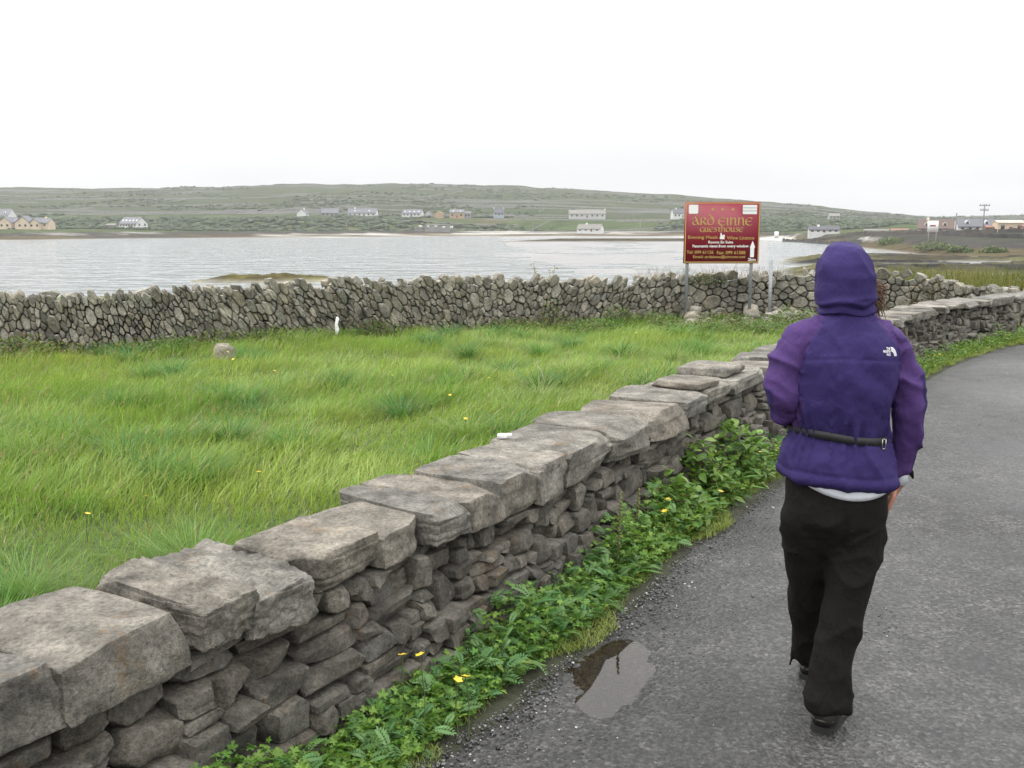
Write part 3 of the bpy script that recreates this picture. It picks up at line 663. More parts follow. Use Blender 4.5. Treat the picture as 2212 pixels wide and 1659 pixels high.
# seed heads standing above the meadow
n = 5000; k = rng.choice(len(x), n, replace=False); k = k[n2(x[k], y[k], .5, 3, 88) > -.25]
P = np.stack([x[k], y[k], z[k]], 1); hs = U(.25, .45, len(k))
V, F, nv = blades(P, hs, np.where(dist[k] < 8, .0025, .0045), R(-20)+rng.normal(0, .6, len(k)), U(.1, .35, len(k)), U(.15, .55, len(k)), 4)
tip = V.reshape(len(k), nv, 3)[:, -1]
V2, F2, nv2 = blades(tip-np.array([0, 0, .03]), U(.05, .10, len(k)), np.where(dist[k] < 8, .007, .010), R(-20)+rng.normal(0, .6, len(k)), U(.3, .8, len(k)), U(.2, .6, len(k)), 2)
cs_ = np.concatenate([np.repeat(A((.32, .34, .13))[None]*U(.8, 1.2, (len(k), 1)), nv, 0), np.repeat(A((.45, .38, .24))[None]*U(.7, 1.15, (len(k), 1)), nv2, 0)])
link('grass_seed_heads', mesh('grass_seed_heads', np.concatenate([V, V2]), np.concatenate([F, F2+len(V)]), M_grass, False, cs_), kind='stuff', label='pale seed heads rising above the meadow grass', category='grass')
# tussocks
n = 110; ti = rng.choice(len(x), n, replace=False); tP, tc = [], []
for i in ti:
    m_ = rng.integers(110, 240); r_ = abs(rng.normal(0, .10, m_)); g_ = U(0, 6.3, m_); tP.append(np.stack([x[i]+r_*np.cos(g_)*1.4, y[i]+r_*np.sin(g_), np.full(m_, z[i]), g_], 1)); cb = [A((.12, .27, .08)), A((.16, .33, .07)), A((.28, .40, .12)), A((.46, .42, .22))][rng.choice(4, p=[.35, .45, .18, .02])]; tc.append(cb[None]*U(.75, 1.2, (m_, 1)))
tP, tc = np.concatenate(tP), np.concatenate(tc); td = np.hypot(tP[:, 0], tP[:, 1]); n = len(tP)
V, F, nv = blades(tP[:, :3].copy(), U(.16, .36, n), np.where(td < 7, .004, .007), tP[:, 3], U(.2, .6, n), U(.3, 1.0, n), 4)
link('grass_tussocks', mesh('grass_tussocks', V, F, M_grass, False, np.repeat(tc, nv, 0)), kind='stuff', label='darker tussocks of coarse grass scattered over the meadow', category='grass')
# ---- leaf shapes ---------------------------------------------------------------
def leaf_oval(w_=.5, n=4, droop=.15):
    V = [(0, 0, 0)]; F = []
    for i in range(1, n): t = i/n; ww = w_*math.sin(math.pi*t**.8)/2; zz = .05-droop*t*t; V += [(-ww, t, zz+.06*ww), (0, t, zz-.03), (ww, t, zz+.06*ww)]
    V.append((0, 1, -droop))
    F += [(0, 2, 1), (0, 3, 2)]
    for i in range(n-2): a = 1+3*i; F += [(a, a+1, a+4), (a, a+4, a+3), (a+1, a+2, a+5), (a+1, a+5, a+4)]
    a = 1+3*(n-2); F += [(a, a+1, len(V)-1), (a+1, a+2, len(V)-1)]
    return np.array(V, float), np.array(F)
def leaf_palmate():
    V = [(0, .25, 0)]; F = []; lob = []
    for k, (a, r) in enumerate(((-115, .62), (-58, .85), (0, 1.0), (58, .85), (115, .62))):
        for da, rr_, zz in ((-27, .34, .02), (-17, r*.85, .0), (-7, r*.74, -.02), (0, r, -.08), (7, r*.74, -.02), (17, r*.85, .0)):
            g = R(a+da); lob.append((math.sin(g)*rr_*.62, .25+math.cos(g)*rr_*.62, zz))
    V += lob+[(-.03, -.35, -.05), (.03, -.35, -.05)]; n = len(lob)
    F = [(0, i+2, i+1) for i in range(n-1)]+[(0, n+1, n+2)]
    return np.array(V, float), np.array(F)
def leaf_pinnate(npair=7):
    V, F = [], []; o = leaf_oval(.42, 3, .1)
    for i in range(npair):
        t = (i+1)/(npair+1)
        for sd_ in (-1, 1):
            a = R(52)*-sd_; s = .30*(.55+.6*math.sin(math.pi*t)); vv = o[0]*s
            xr = vv[:, 0]*math.cos(a)-vv[:, 1]*math.sin(a); yr = vv[:, 0]*math.sin(a)+vv[:, 1]*math.cos(a)
            F.append(o[1]+len(V)); V += [tuple(q) for q in np.stack([xr, yr+t, vv[:, 2]+.12*math.sin(math.pi*t)*.8-.25*t*t], 1)]
    F.append(o[1]+len(V)); vv = o[0]*.26; V += [tuple(q) for q in np.stack([vv[:, 0], vv[:, 1]+.88, vv[:, 2]-.2], 1)]
    F.append(np.array([(0, 1, 2)])+len(V)); V += [(-.012, 0, 0), (.012, 0, 0), (0, 1, -.16)]
    return np.array(V, float), np.concatenate(F)
L_oval, L_palm, L_pinn = leaf_oval(), leaf_palmate(), leaf_pinnate()
# ---- verge: grass and low leafy weeds -------------------------------------------
def verge_pts(n, s0, s1, w0, w1, pw=1.0):
    s = U(s0, s1, n); wv = w0+(w1-w0)*U(0, 1, n)**pw; p = NW.frame(s, -wv); return s, wv, p
def vlab(o, label, c): o['label'] = label; o['category'] = c
Vs, Fs, Cs, base_n = [], [], [], 0
for (s0, s1, n, hm) in ((5.9, 8, 14500, .6), (8, 12, 24000, .85), (12, 22, 20000, 1.25)):
    s, wv, p = verge_pts(n, s0, s1, .08, VERGE+.12, .7); fr = np.clip(n2(p[:, 0], p[:, 1], 2.5, 2, 90)*.8+.85-.75*(wv/(VERGE+.06+.16*n2(s, s*0, 2.2, 3, 93)))**14, 0, 1); kk = U(0, 1, n) < fr
    s, wv, p = s[kk], wv[kk], p[kk]; hh_ = U(.03, .15, len(s))*hm*(1.25-.85*np.clip(wv/VERGE, 0, 1.1))*(1+.8*n2(p[:, 0], p[:, 1], 4, 2, 94))
    V, F, nv = blades(np.c_[p, np.full(len(s), .01)], hh_, U(.003, .006, len(s))*hm, U(0, 6.3, len(s)), U(.1, .7, len(s)), U(.1, .8, len(s)))
    cc = mixn(A((.17, .32, .055)), A((.34, .40, .10)), np.clip(wv/VERGE*.8+rng.normal(0, .25, len(s)), 0, 1)[:, None])*U(.75, 1.2, (len(s), 1))
    Vs.append(V); Fs.append(F+base_n); Cs.append(np.repeat(cc, nv, 0)); base_n += len(V)
link('verge_grass', mesh('verge_grass', np.concatenate(Vs), np.concatenate(Fs), M_grass, False, np.concatenate(Cs)), kind='stuff', label='short bright grass on the verge below the wall', category='grass')
def weed_patch(name, label, base, segs, size, zmax, c0, c1, pitch=(-.2, .9)):
    Vs, Fs, Cs, n0 = [], [], [], 0
    for (s0, s1, n) in segs:
        s, wv, p = verge_pts(n, s0, s1, .10, VERGE*1.0, .9); dens = n2(p[:, 0], p[:, 1], 2.0, 2, 91); kk = dens+.5*n2(p[:, 0], p[:, 1], 6, 2, 92) > -.75; s, wv, p, dens = s[kk], wv[kk], p[kk], dens[kk]; N = len(s)
        zz = (.02+U(0, 1, N)*zmax*(1-.8*(wv/VERGE)**2)*np.interp(s, [5, 6.5, 9, 10.4, 12], [.5, .7, .9, 1.5, 1.1]))*(1+.8*np.clip(dens, -.6, 1))
        sz = U(size[0], size[1], N); V, F = scatter_leaves(base, np.c_[p, zz], U(0, 6.3, N), U(pitch[0], pitch[1], N), U(-.5, .5, N), sz)
        cc = mixn(A(c0), A(c1), U(0, 1, (N, 1)))*U(.75, 1.15, (N, 1)); Vs.append(V); Fs.append(F+n0); Cs.append(np.repeat(cc, len(base[0]), 0)); n0 += len(V)
    o = link(name, mesh(name, np.concatenate(Vs), np.concatenate(Fs), M_leaf, False, np.concatenate(Cs)), kind='stuff'); vlab(o, label, 'weeds')
weed_patch('buttercup_foliage', 'lobed green buttercup foliage crowding the wall foot nearest the camera', L_palm, ((6.05, 7.8, 4300), (7.8, 10.8, 3200), (10.8, 22, 2600)), (.024, .052), .20, (.12, .28, .045), (.27, .44, .08))
weed_patch('silverweed_foliage', 'feathery blue green silverweed leaves along the wall foot', L_pinn, ((6.2, 7.4, 120), (7.4, 9.4, 620), (9.4, 12.5, 260)), (.045, .09), .20, (.11, .26, .08), (.22, .38, .14))
weed_patch('small_weeds', 'small mixed leaves filling the verge between taller weeds', L_oval, ((6.05, 9, 1400), (9, 13, 3600), (13, 22, 4600)), (.016, .042), .16, (.13, .29, .045), (.38, .48, .09))
# ---- dock plants (countable) --------------------------------------------------
L_dock = leaf_oval(.30, 8, 1.0); L_dock[0][:, 2] += .035*np.sin(L_dock[0][:, 1]*19)*np.sign(L_dock[0][:, 0])
M_stem = plain('green_stem', (.10, .15, .04), .6); M_seedg = plain('dock_seed', (.20, .22, .06), .7, 0, .3, 60)
def dock(s, wv, n, size, label, stalk=0, c=(.13, .28, .045)):
    p = NW.frame(np.array(s), np.array(-wv)); t = thing('dock_plant', label, 'plant', (p[0], p[1], .02), group='docks growing on the verge')
    for k in range(n):
        yaw = random.uniform(0, 6.28); s_ = size*random.uniform(.45, 1.0)
        V, F = scatter_leaves(L_dock, np.array([[0, 0, .0]]), np.array([yaw]), np.array([random.uniform(.55, 1.25)]), np.array([random.uniform(-.4, .4)]), np.array([s_]))
        link('leaf', mesh('leaf', V, F, M_leaf, True, np.tile(A(c)*random.uniform(.8, 1.25), (len(V), 1))), t)
    if stalk:
        V, F = tube([(0, 0, 0), (.01, .0, stalk*.5), (.02, .01, stalk)], [.006, .005, .002], 6); st = link('stalk', mesh('stalk', V, F, M_stem, True), t)
        parts = []
        for k in range(70):
            z = stalk*(.35+.65*k/70); g = k*2.4; r = random.uniform(.004, .017)*(1.1-k/75); z += random.uniform(-.012, .012); zs_ = random.uniform(.005, .010); Pv, Ff = rock(zs_, zs_, zs_*1.4, 1, .3, .1, 0, 0, k); parts.append((Pv+np.array([r*math.cos(g)+.02*z/stalk, r*math.sin(g), z]), Ff))
        V, F = cat(parts); link('seeds', mesh('seeds', V, F, M_seedg, True), st)
    return t
dock(6.2, .26, 12, .20, 'large dock plant with long arching leaves nearest the camera'); dock(6.05, .28, 7, .16, 'dock plant half under the frame edge at the near wall foot')
dock(8.15, .20, 9, .17, 'dock plant with pale drooping leaves beside the gravel edge', 0, (.24, .34, .08)); dock(7.75, .19, 8, .16, 'dock plant among silverweed in the middle of the verge')
dock(9.3, .24, 12, .18, 'leafy dock with a tall green seed spike by the wall', .44); dock(9.75, .16, 5, .22, 'dock with a shorter seed spike beside the taller spiked one', .33)
dock(10.4, .19, 18, .25, 'lush dock clump close beside the left of the walker'); dock(10.95, .20, 18, .27, 'broad dock clump touching the walker in view, farthest along the wall'); dock(9.0, .22, 7, .17, 'low dock clump on the outer verge before the seed spikes')
# ---- yellow flowers --------------------------------------------------------------
M_yel = plain('yellow_petals', (.75, .52, .01), .5, 0, .1, 50)
def flower_mesh(r):
    parts = []
    for k in range(5):
        g = 2*math.pi*k/5; V, F = leaf_oval(.9, 3, -.25); V = V*r; x, y = V[:, 0].copy(), V[:, 1].copy(); V[:, 0], V[:, 1] = x*math.cos(g)-y*math.sin(g), x*math.sin(g)+y*math.cos(g); parts.append((V, F))
    return cat(parts)
FL = mesh('petals', *flower_mesh(.016), M_yel, True)
def buttercup(x, y, z0, hgt, label, big=1.0):
    t = thing('buttercup', label, 'flower', (x, y, z0), random.uniform(0, 6), 'yellow flowers')
    V, F = tube([(0, 0, 0), (.01, 0, hgt*.5), (.0, .01, hgt)], .0018*big, 5); link('stem', mesh('stem', V, F, M_stem), t)
    o = link('petals', FL, t, (0, .01, hgt), (random.uniform(-.5, .3), random.uniform(-.4, .4), 0)); o.scale = (big,)*3
for (u_, v_, lb) in ((874, 1413, 'yellow buttercup nearest the wall in the near weeds'), (913, 1416, 'open yellow buttercup just right of the one nearest the wall'), (990, 1466, 'yellow buttercup low over the gravel edge, left of a pair'), (1012, 1462, 'yellow buttercup at the verge edge, right of a pair')):
    d_ = at(u_, v_, 1.0)-Vector((0, 0, CH)); hz_ = .33 if u_ < 950 else .24; q_ = Vector((0, 0, CH))+d_*((hz_-CH)/d_.z); buttercup(q_.x, q_.y, .02, hz_-.02, lb, 1.15)
for k in range(26):                  # along the far verge
    s = random.uniform(9.5, 19); p = NW.frame(np.array(s), np.array(-random.uniform(.12, .4))); buttercup(p[0], p[1], .02, random.uniform(.12, .22), 'small yellow buttercup dotted along the far verge', 1.2)
for k in range(36):
    i = rng.integers(len(x)); 
    if abs(x[i]/y[i]) < .5: buttercup(float(x[i]), float(y[i]), float(z[i]), random.uniform(.18, .3), 'small yellow buttercup dotted among the meadow grass', 1.3)
# groundsel by the wall
p = NW.frame(np.array(5.98), np.array(-.15)); t = thing('groundsel', 'slender groundsel with small yellow buds against the near wall', 'plant', (p[0], p[1], .02))
V, F = tube([(0, 0, 0), (.01, 0, .15), (.0, .01, .34)], [.004, .003, .002], 6); st = link('stalk', mesh('stalk', V, F, M_stem, True), t)
for k in range(9):
    g = k*2.4; a = np.array([.0+.05*math.cos(g), .05*math.sin(g), .30+.05*random.random()]); V, F = tube([(0, 0, .22), tuple(a)], .0015, 5); link('twig', mesh('twig', V, F, M_stem), t)
    Pv, F = rock(.016, .016, .02, 2, .5, .1, 0, 0, k); link('bud', mesh('bud', Pv, F, M_yel if k % 2 else M_stem, True), t, a)
n = 26; V, F = scatter_leaves(L_pinn, np.c_[U(-.02, .02, (n, 2)), U(.05, .26, n)], U(0, 6.3, n), U(-.2, .6, n), U(-.4, .4, n), U(.05, .10, n))
link('leaves', mesh('leaves', V, F, M_leaf, False, np.tile(A((.07, .14, .03)), (len(V), 1))), t)
# ---- brambles and scrub at the back wall -------------------------------------------
def bush(x, y, rx, ry, rz, n, label, c0=(.07, .15, .03), c1=(.19, .27, .055), red=.12, z0=None, lsz=(.03, .07), name='bramble', category='bush'):
    z0 = FIELD_Z if z0 is None else z0; t = thing(name, label, category, (x, y, z0))
    q = rng.normal(size=(n, 3)); q /= np.linalg.norm(q, axis=1, keepdims=True); q *= U(.35, 1, (n, 1))**.5; q[:, 2] = np.abs(q[:, 2])
    lump = 1+.35*fbm(q*2.2+x, 3, 95); P = q*np.array([rx, ry, rz])*lump[:, None]
    V, F = scatter_leaves(L_oval, P, U(0, 6.3, n), U(-.6, .9, n), U(-.6, .6, n), U(lsz[0], lsz[1], n))
    cc = mixn(A(c0), A(c1), U(0, 1, (n, 1))); cc = np.where(U(0, 1, (n, 1)) < red, A((.17, .075, .03)), cc)*U(.75, 1.2, (n, 1))
    link('foliage', mesh('foliage', V, F, M_leaf, False, np.repeat(cc, len(L_oval[0]), 0)), t)
    for k in range(5):
        g = k*1.3; Vt, Ft = tube([(0, 0, 0), (rx*.4*math.cos(g), ry*.4*math.sin(g), rz*.6), (rx*.8*math.cos(g), ry*.8*math.sin(g), rz*.7)], [.008, .006, .003], 5); link('stem', mesh('stem', Vt, Ft, plain_bark), t)
plain_bark = plain('bramble_stem', (.10, .07, .045), .8)
for (bx_, by_, rx, rz, nn, lb) in (
    (5.25, 18.3, .95, .46, 2000, 'dark green bramble mound below the lone metal post'), (3.9, 18.4, .8, .36, 1300, 'reddish bramble in front of the stone heap'), (2.9, 18.4, .5, .30, 700, 'low bramble left of the red sign'),
    (2.05, 18.9, .42, .50, 600, 'bramble climbing the wall with rusty leaves, left of the sign'), (.75, 18.75, .25, .6, 260, 'green sprig growing out of the wall in the middle'), (.05, 18.4, .6, .28, 600, 'low scrub at the wall foot near the middle'),
    (-2.35, 17.4, .45, .35, 500, 'scrubby plant at the wall foot beside the white litter'), (-5.2, 15.25, .4, .3, 420, 'weedy bush against the left stretch of wall'), (-7.2, 14.5, .6, .4, 600, 'dark green nettles at the far left wall foot'), (6.3, 17.7, .8, .5, 1300, 'green bush hidden half behind the walker'), (6.9, 15.9, .5, .35, 500, 'leafy clump on the field side of the road wall')):
    bush(bx_, by_, rx, rx*.7, rz, nn, lb)
bush(7.9, 18.95, .75, .35, .75, 1700, 'brown green bramble draped over the right end of the field wall', (.06, .07, .02), (.13, .12, .035), .3)
bush(9.9, 18.9, .9, .6, 1.05, 2200, 'dark leafy bush behind the right end of the walls', (.05, .08, .02), (.14, .16, .04), .2)
n = 11000; sv = U(1, bL-1.5, n); of = -np.abs(rng.normal(0, .22, n))-.03; p = BW.frame(sv, of); cl_ = n2(sv, sv*0, .8, 3, 120); k = cl_+.3*U(-1, 1, n) > -.15; p, of, cl_ = p[k], of[k], cl_[k]; n = len(p)
V, F = scatter_leaves(L_oval, np.c_[p, FIELD_Z+.02+U(0, 1, n)*(.16+.3*np.clip(cl_, 0, 1))*np.clip(1+of, .3, 1)], U(0, 6.3, n), U(-.5, 1.0, n), U(-.5, .5, n), U(.03, .075, n))
cc = mixn(A((.11, .22, .045)), A((.30, .36, .09)), U(0, 1, (n, 1))); cc = np.where(U(0, 1, (n, 1)) < .1, A((.26, .15, .06)), cc)*U(.7, 1.2, (n, 1))
o = link('wall_foot_weeds', mesh('wall_foot_weeds', V, F, M_leaf, False, np.repeat(cc, len(L_oval[0]), 0)), kind='stuff'); vlab(o, 'tangle of weeds along the foot of the field wall', 'weeds')
for (u_, v_, Y_, rx, rz, lb) in ((2020, 527, 250, 5.5, 2.2, 'rounded bright green bush on the far right shore'), (2075, 532, 240, 3.6, 1.6, 'low green bush right of the rounded one on the far shore'), (1925, 519, 300, 4.5, 2.2, 'dark green bush on the bank behind the walker\'s hood'), (2150, 536, 235, 3.5, 1.4, 'small green bush near the right edge of the shore')):
    q_ = at(u_, v_, Y_); bush(q_.x, q_.y, rx, rx*.6, rz, 900, lb, (.09, .14, .04), (.20, .26, .07), .02, terrain_z(np.array([q_.x]), np.array([q_.y]))[0][0]-.2, (.35, .8), 'shore_bush')
for k, (bx_, by_, rx, rz, nn) in enumerate(((3.2, 17.6, .8, .3, 900), (4.6, 17.3, .9, .34, 1100), (1.4, 18.0, .7, .26, 700))): bush(bx_, by_, rx, rx*.6, rz, nn, ('mound of green weeds in front of the sign, left', 'larger mound of green weeds in front of the sign, right', 'low mound of weeds left of the sign')[k], red=.06)
for k, (s_, hz_) in enumerate(((10.3, .26), (10.9, .34), (11.5, .38))):
    q_ = NW.frame(np.array(s_), np.array(-.13)); bush(float(q_[0]), float(q_[1]), .24, .24, hz_, 420, ('leafy weed clump against the wall, lowest of three left of the walker', 'leafy weed clump against the wall, middle of three left of the walker', 'tallest leafy weed clump against the wall beside the walker')[k], (.10, .22, .04), (.26, .40, .08), .02, .02, (.035, .10), 'verge_weed', 'plant')
# rank yellow weeds beyond the right end of the wall
n = 15000; wx, wy = U(4.4, 13.5, n), U(20.6, 27, n); k = (n2(wx, wy, .5, 2, 97) > -.3-.04*(wx-7)) & (wx > .22*wy) ; wx, wy = wx[k], wy[k]
V, F, nv = blades(np.c_[wx, wy, np.full(len(wx), -.4)], U(.7, 1.15, len(wx))*np.interp(wx, [4.5, 7, 10], [.75, .85, 1.05]), U(.012, .03, len(wx)), U(0, 6.3, len(wx)), U(.05, .3, len(wx)), U(.05, .4, len(wx)))
cc = mixn(A((.13, .16, .04)), A((.34, .29, .08)), U(0, 1, (len(wx), 1))*np.clip(.6+n2(wx, wy, .7, 2, 98), 0, 1)[:, None]); fl = rng.choice(len(wx), 220, replace=False)
o = link('tall_weeds', mesh('tall_weeds', V, F, M_grass, False, np.repeat(cc, nv, 0)), kind='stuff'); vlab(o, 'rank yellow green weeds behind the right part of the field wall', 'weeds')
# tufts of thin grass on the wall around the sign
s0_, _ = BW.project(np.array([(3.3, 19.7)])); n = 260; sv = s0_[0]+U(-.9, 2.4, n); p = BW.frame(sv, U(.0, .25, n))
V, F, nv = blades(np.c_[p, np.full(n, .62)], U(.15, .42, n), np.full(n, .007), U(0, 6.3, n), U(.1, .6, n), U(.1, .6, n), 4)
o = link('wall_top_grass', mesh('wall_top_grass', V, F, M_grass, False, np.tile(A((.17, .15, .07)), (len(V), 1))), kind='stuff'); vlab(o, 'thin dry grass growing on the wall top below the sign', 'grass')
bush(3.75, 19.75, .45, .2, .22, 420, 'small green plant on the wall top under the sign', z0=.55)
# ragwort above the wall
def ragwort(x, y, z0, hgt, label):
    t = thing('ragwort', label, 'plant', (x, y, z0), group='ragwort by the field wall')
    for k in range(7):
        g = k*2.4+x; e = (.30*math.cos(g)*random.uniform(.4, 1), .2*math.sin(g), hgt*random.uniform(.7, 1)); V, F = tube([(0, 0, 0), (e[0]*.4, e[1]*.4, e[2]*.6), e], [.008, .006, .004], 5); st = link('stalk', mesh('stalk', V, F, M_stem), t)
        for j in range(5): o = link('petals', FL, st, (e[0]+random.uniform(-.06, .06), e[1]+random.uniform(-.05, .05), e[2]+random.uniform(-.05, .03)), (random.uniform(-.8, .8),)*3); o.scale = (1.1,)*3
ragwort(.62, 20.3, FIELD_Z, 1.22, 'wispy yellow ragwort standing up behind the middle of the wall'); ragwort(-.25, 19.9, FIELD_Z, 1.02, 'shorter ragwort left of the taller one behind the wall')
ragwort(7.35, 20.9, FIELD_Z, 1.2, 'yellow flowered weed just right of the walker\'s hood'); ragwort(9.4, 21.4, FIELD_Z, 1.15, 'yellow flowered weed behind the bramble at the right')
# ---- loose gravel along the road edge -------------------------------------------
bvs, bfs = cube_grid(1); n = 6500; s = np.r_[U(4.9, 9.5, 5000), U(9.5, 14, 1500)]; wv = VERGE+.02+rng.exponential(.11, n); p = NW.frame(s, -wv); qd = p-pc; inp = np.hypot(qd@pd/.42, qd@pe/.19) < 1; p[inp] += pe*.9+pd*.8; sz = U(.0016, .0048, n)*(1+.8*(U(0, 1, n) < .05))
Q = bvs[None]*sz[:, None, None]*U(.55, 1.1, (n, 8, 1)); g = U(0, 6.3, n); xx = Q[..., 0]*np.cos(g)[:, None]-Q[..., 1]*np.sin(g)[:, None]; yy = Q[..., 0]*np.sin(g)[:, None]+Q[..., 1]*np.cos(g)[:, None]
V = np.stack([xx+p[:, :1], yy+p[:, 1:], Q[..., 2]*.7+.001+0*xx], -1).reshape(-1, 3); F = (np.arange(n)[:, None, None]*8+bfs[None]).reshape(-1, 4)
m, nt, b = newmat('road_gravel'); r_ = nt.nodes.new('ShaderNodeNewGeometry').outputs['Random Per Island']
nt.links.new(ramp(nt, r_, [(0, (.02, .02, .021)), (.6, (.075, .073, .07)), (.93, (.17, .165, .155)), (1, (.5, .48, .45))]), b.inputs['Base Color']); b.inputs['Roughness'].default_value = .45
o = link('loose_gravel', mesh('loose_gravel', V, F, m), kind='stuff'); vlab(o, 'loose dark gravel along the edge of the road', 'gravel')
# ---- odds and ends --------------------------------------------------------------
M_white = plain('white_litter', (1.05, 1.05, 1.04), .5, 0, .05, 6)
V, F = tube([(0, 0, .0), (.01, 0, .12), (-.02, 0, .22), (.0, 0, .34), (-.01, 0, .38)], [(.03, .02), (.045, .02), (.03, .02), (.035, .02), (.012, .012)], 9)
lt = link('plastic_litter', mesh('plastic_litter', V, F, M_white, True), None, (-2.93, 16.6, FIELD_Z+.14), (0, .1, .3)); lt.scale = (.8, .8, .8); vlab(lt, 'scrap of white plastic caught at the foot of the field wall', 'litter')
V, F = tube([(.0, 0, 0), (.015, 0, .10), (-.01, 0, .2), (-.06, 0, .27)], [.008, .008, .007, .004], 6)
lt = link('dry_stalk', mesh('dry_stalk', V, F, plain('bleached_stalk', (.55, .52, .42)), True), None, (.36, 11.75, field_z(np.array([.36]), np.array([11.75]))[0]), (0, 0, 0)); vlab(lt, 'curved bleached stalk standing in the meadow', 'stalk')
for k, (dx, dy, s) in enumerate(((0, 0, .035), (.032, .012, .025))):
    Pv, F = rock(s*1.5, s, s*.7, 6, .5, .1, .05, 3, 60+k); o = link('white_pebble', mesh('white_pebble', Pv, F, M_white, True), None, (-.05+dx, 5.0+dy, .672)); vlab(o, ('larger' if k == 0 else 'smaller')+' of two white pebbles lying on the wall capstones', 'pebble'); o['group'] = 'white pebbles on the wall'
for k, (bx_, by_, s, lb) in enumerate(((-4.15, 14.3, .30, 'grey boulder half sunk in grass before the field wall'),)):
    Pv, F = rock(s, s*.8, s*.8, 6, .4, .15, .1, 6, 70); o = link('boulder', mesh('boulder', Pv, F, M_stone2, True), None, (bx_, by_, FIELD_Z+.15)); vlab(o, lb, 'boulder')

# ================================================================== far shore: scrub, field walls, houses, poles
def tz(x, y): return terrain_z(np.array([x], float), np.array([y], float))[0][0]
m, nt, b = newmat('hillside_scrub'); p = pos(nt); r_ = nt.nodes.new('ShaderNodeNewGeometry').outputs['Random Per Island']
c = ramp(nt, r_, [(0, (.026, .042, .016)), (.5, (.040, .060, .022)), (1, (.058, .078, .032))]); c = mixc(nt, 1, c, ramp(nt, noise(nt, p, 1.2, 5, .7), [(.3, .55), (.7, 1.4)]), 'MULTIPLY')
nt.links.new(c, b.inputs['Base Color']); b.inputs['Roughness'].default_value = .9; nt.links.new(bump(nt, noise(nt, p, 2, 4), 1, .6), b.inputs['Normal'])
M_scrub = m
N = 17000; Yh = np.r_[U(520, 740, 8500), U(740, 1250, 8500)]; uu = U(-150, 2350, N); Xh = (uu*1024/2212-512)/FPX*Yh*1.012
zz, dd, _ = terrain_z(Xh, Yh); dens = n2(Xh, Yh, .012, 3, 99)+.35*((Yh > 575) & (Yh < 665)); k = (dd > 60) & (dens > np.where(Yh > 740, .10, .10)); Xh, Yh, zz = Xh[k], Yh[k], zz[k]; N = len(Xh)
bv, bf = cube_grid(2); bvn = bv/np.linalg.norm(bv, axis=1, keepdims=True); sz = U(.6, 2.0, N)*np.where(Yh > 740, .62, 1.0)
V = bvn[None]*(1+.35*rng.normal(size=(N, len(bvn), 1)))*sz[:, None, None]*np.array([1.8, 1.3, .62]); V = V+np.stack([Xh, Yh, zz+.3], 1)[:, None]
F = (np.arange(N)[:, None, None]*len(bvn)+bf[None]).reshape(-1, 4)
o = link('hillside_scrub', mesh('hillside_scrub', V.reshape(-1, 3), F, M_scrub, True), kind='stuff'); vlab(o, 'scrub and bushes covering the far hillside', 'scrub')
parts = []
for k in range(70):                   # dry stone field walls striping the hill
    y0 = random.uniform(600, 1230); u0 = random.uniform(-100, 1900); ln = random.uniform(40, 260); x0 = (u0*1024/2212-512)/FPX*y0; nseg = int(ln/7)+2
    th = random.choice([0, 0, .1, -.1, 1.2, 1.5]); 
    if abs(th) > 1: ln *= .45
    tt = np.linspace(0, ln, nseg); xw = x0+tt*math.cos(th)+3*n2(tt, tt*0+k, .03, 2, 101); yw = y0+tt*math.sin(th)+4*n2(tt, tt*0+k, .02, 2, 102); zw = terrain_z(xw, yw)[0]
    for a, b_ in zip(range(nseg-1), range(1, nseg)):
        V = np.array([(xw[a], yw[a], zw[a]-1), (xw[b_], yw[b_], zw[b_]-1), (xw[b_], yw[b_], zw[b_]+.75), (xw[a], yw[a], zw[a]+.75), (xw[a], yw[a]+.8, zw[a]-1), (xw[b_], yw[b_]+.8, zw[b_]-1), (xw[b_], yw[b_]+.8, zw[b_]+.75), (xw[a], yw[a]+.8, zw[a]+.75)])
        parts.append((V, np.array([(0, 1, 2, 3), (3, 2, 6, 7), (5, 4, 7, 6)])))
V, F = cat(parts); M_fw = plain('far_stone', (.20, .195, .18), .9, 0, .3, .6)
o = link('hillside_field_walls', mesh('hillside_field_walls', V, F, M_fw), kind='stuff'); vlab(o, 'grey stone field walls striping the far hillside', 'walls')

def cm(n, c, r=.8): return plain(n, tuple(v*1.02 for v in c), r, 0, .08, .5)
W_white, W_peach, W_orange, W_grey, W_cream = cm('white_render', (.78, .78, .76)), cm('peach_render', (.76, .61, .44)), cm('orange_render', (.50, .35, .21)), cm('grey_stone_house', (.30, .29, .275)), cm('cream_render', (.70, .62, .47))
R_slate, R_dark, R_red, R_thatch = cm('slate_roof', (.13, .13, .15), .6), cm('dark_slate_roof', (.075, .075, .09), .6), cm('russet_roof', (.15, .10, .085)), cm('weathered_roof', (.24, .225, .20))
M_glass, m_nt, m_b = newmat('window_glass'); m_b.inputs['Base Color'].default_value = (.03, .035, .04, 1); m_b.inputs['Roughness'].default_value = .1
M_door = cm('painted_door', (.22, .06, .05)); W_rust = cm('rusty_orange_sheet', (.33, .17, .12))
VR = dict(dormer_house=452, guesthouse=472, longhouse=470, stone_shed=484, gable_cottage=453, stone_house=451, long_white_house=451, skylight_house=453, grey_cottage=457, orange_cottage=457, orange_house=453, stone_annexe=457, blue_grey_house=451, ruined_shed=492, ruined_house=486, bungalow=454, shore_cottage=485, white_house=452, grey_farmhouse=462, white_bungalow=490, orange_roofed_shed=495, long_shed=496, russet_roof_house=476, gabled_white_house=474, cream_block=478, rusty_shed=489, edge_shed=488)
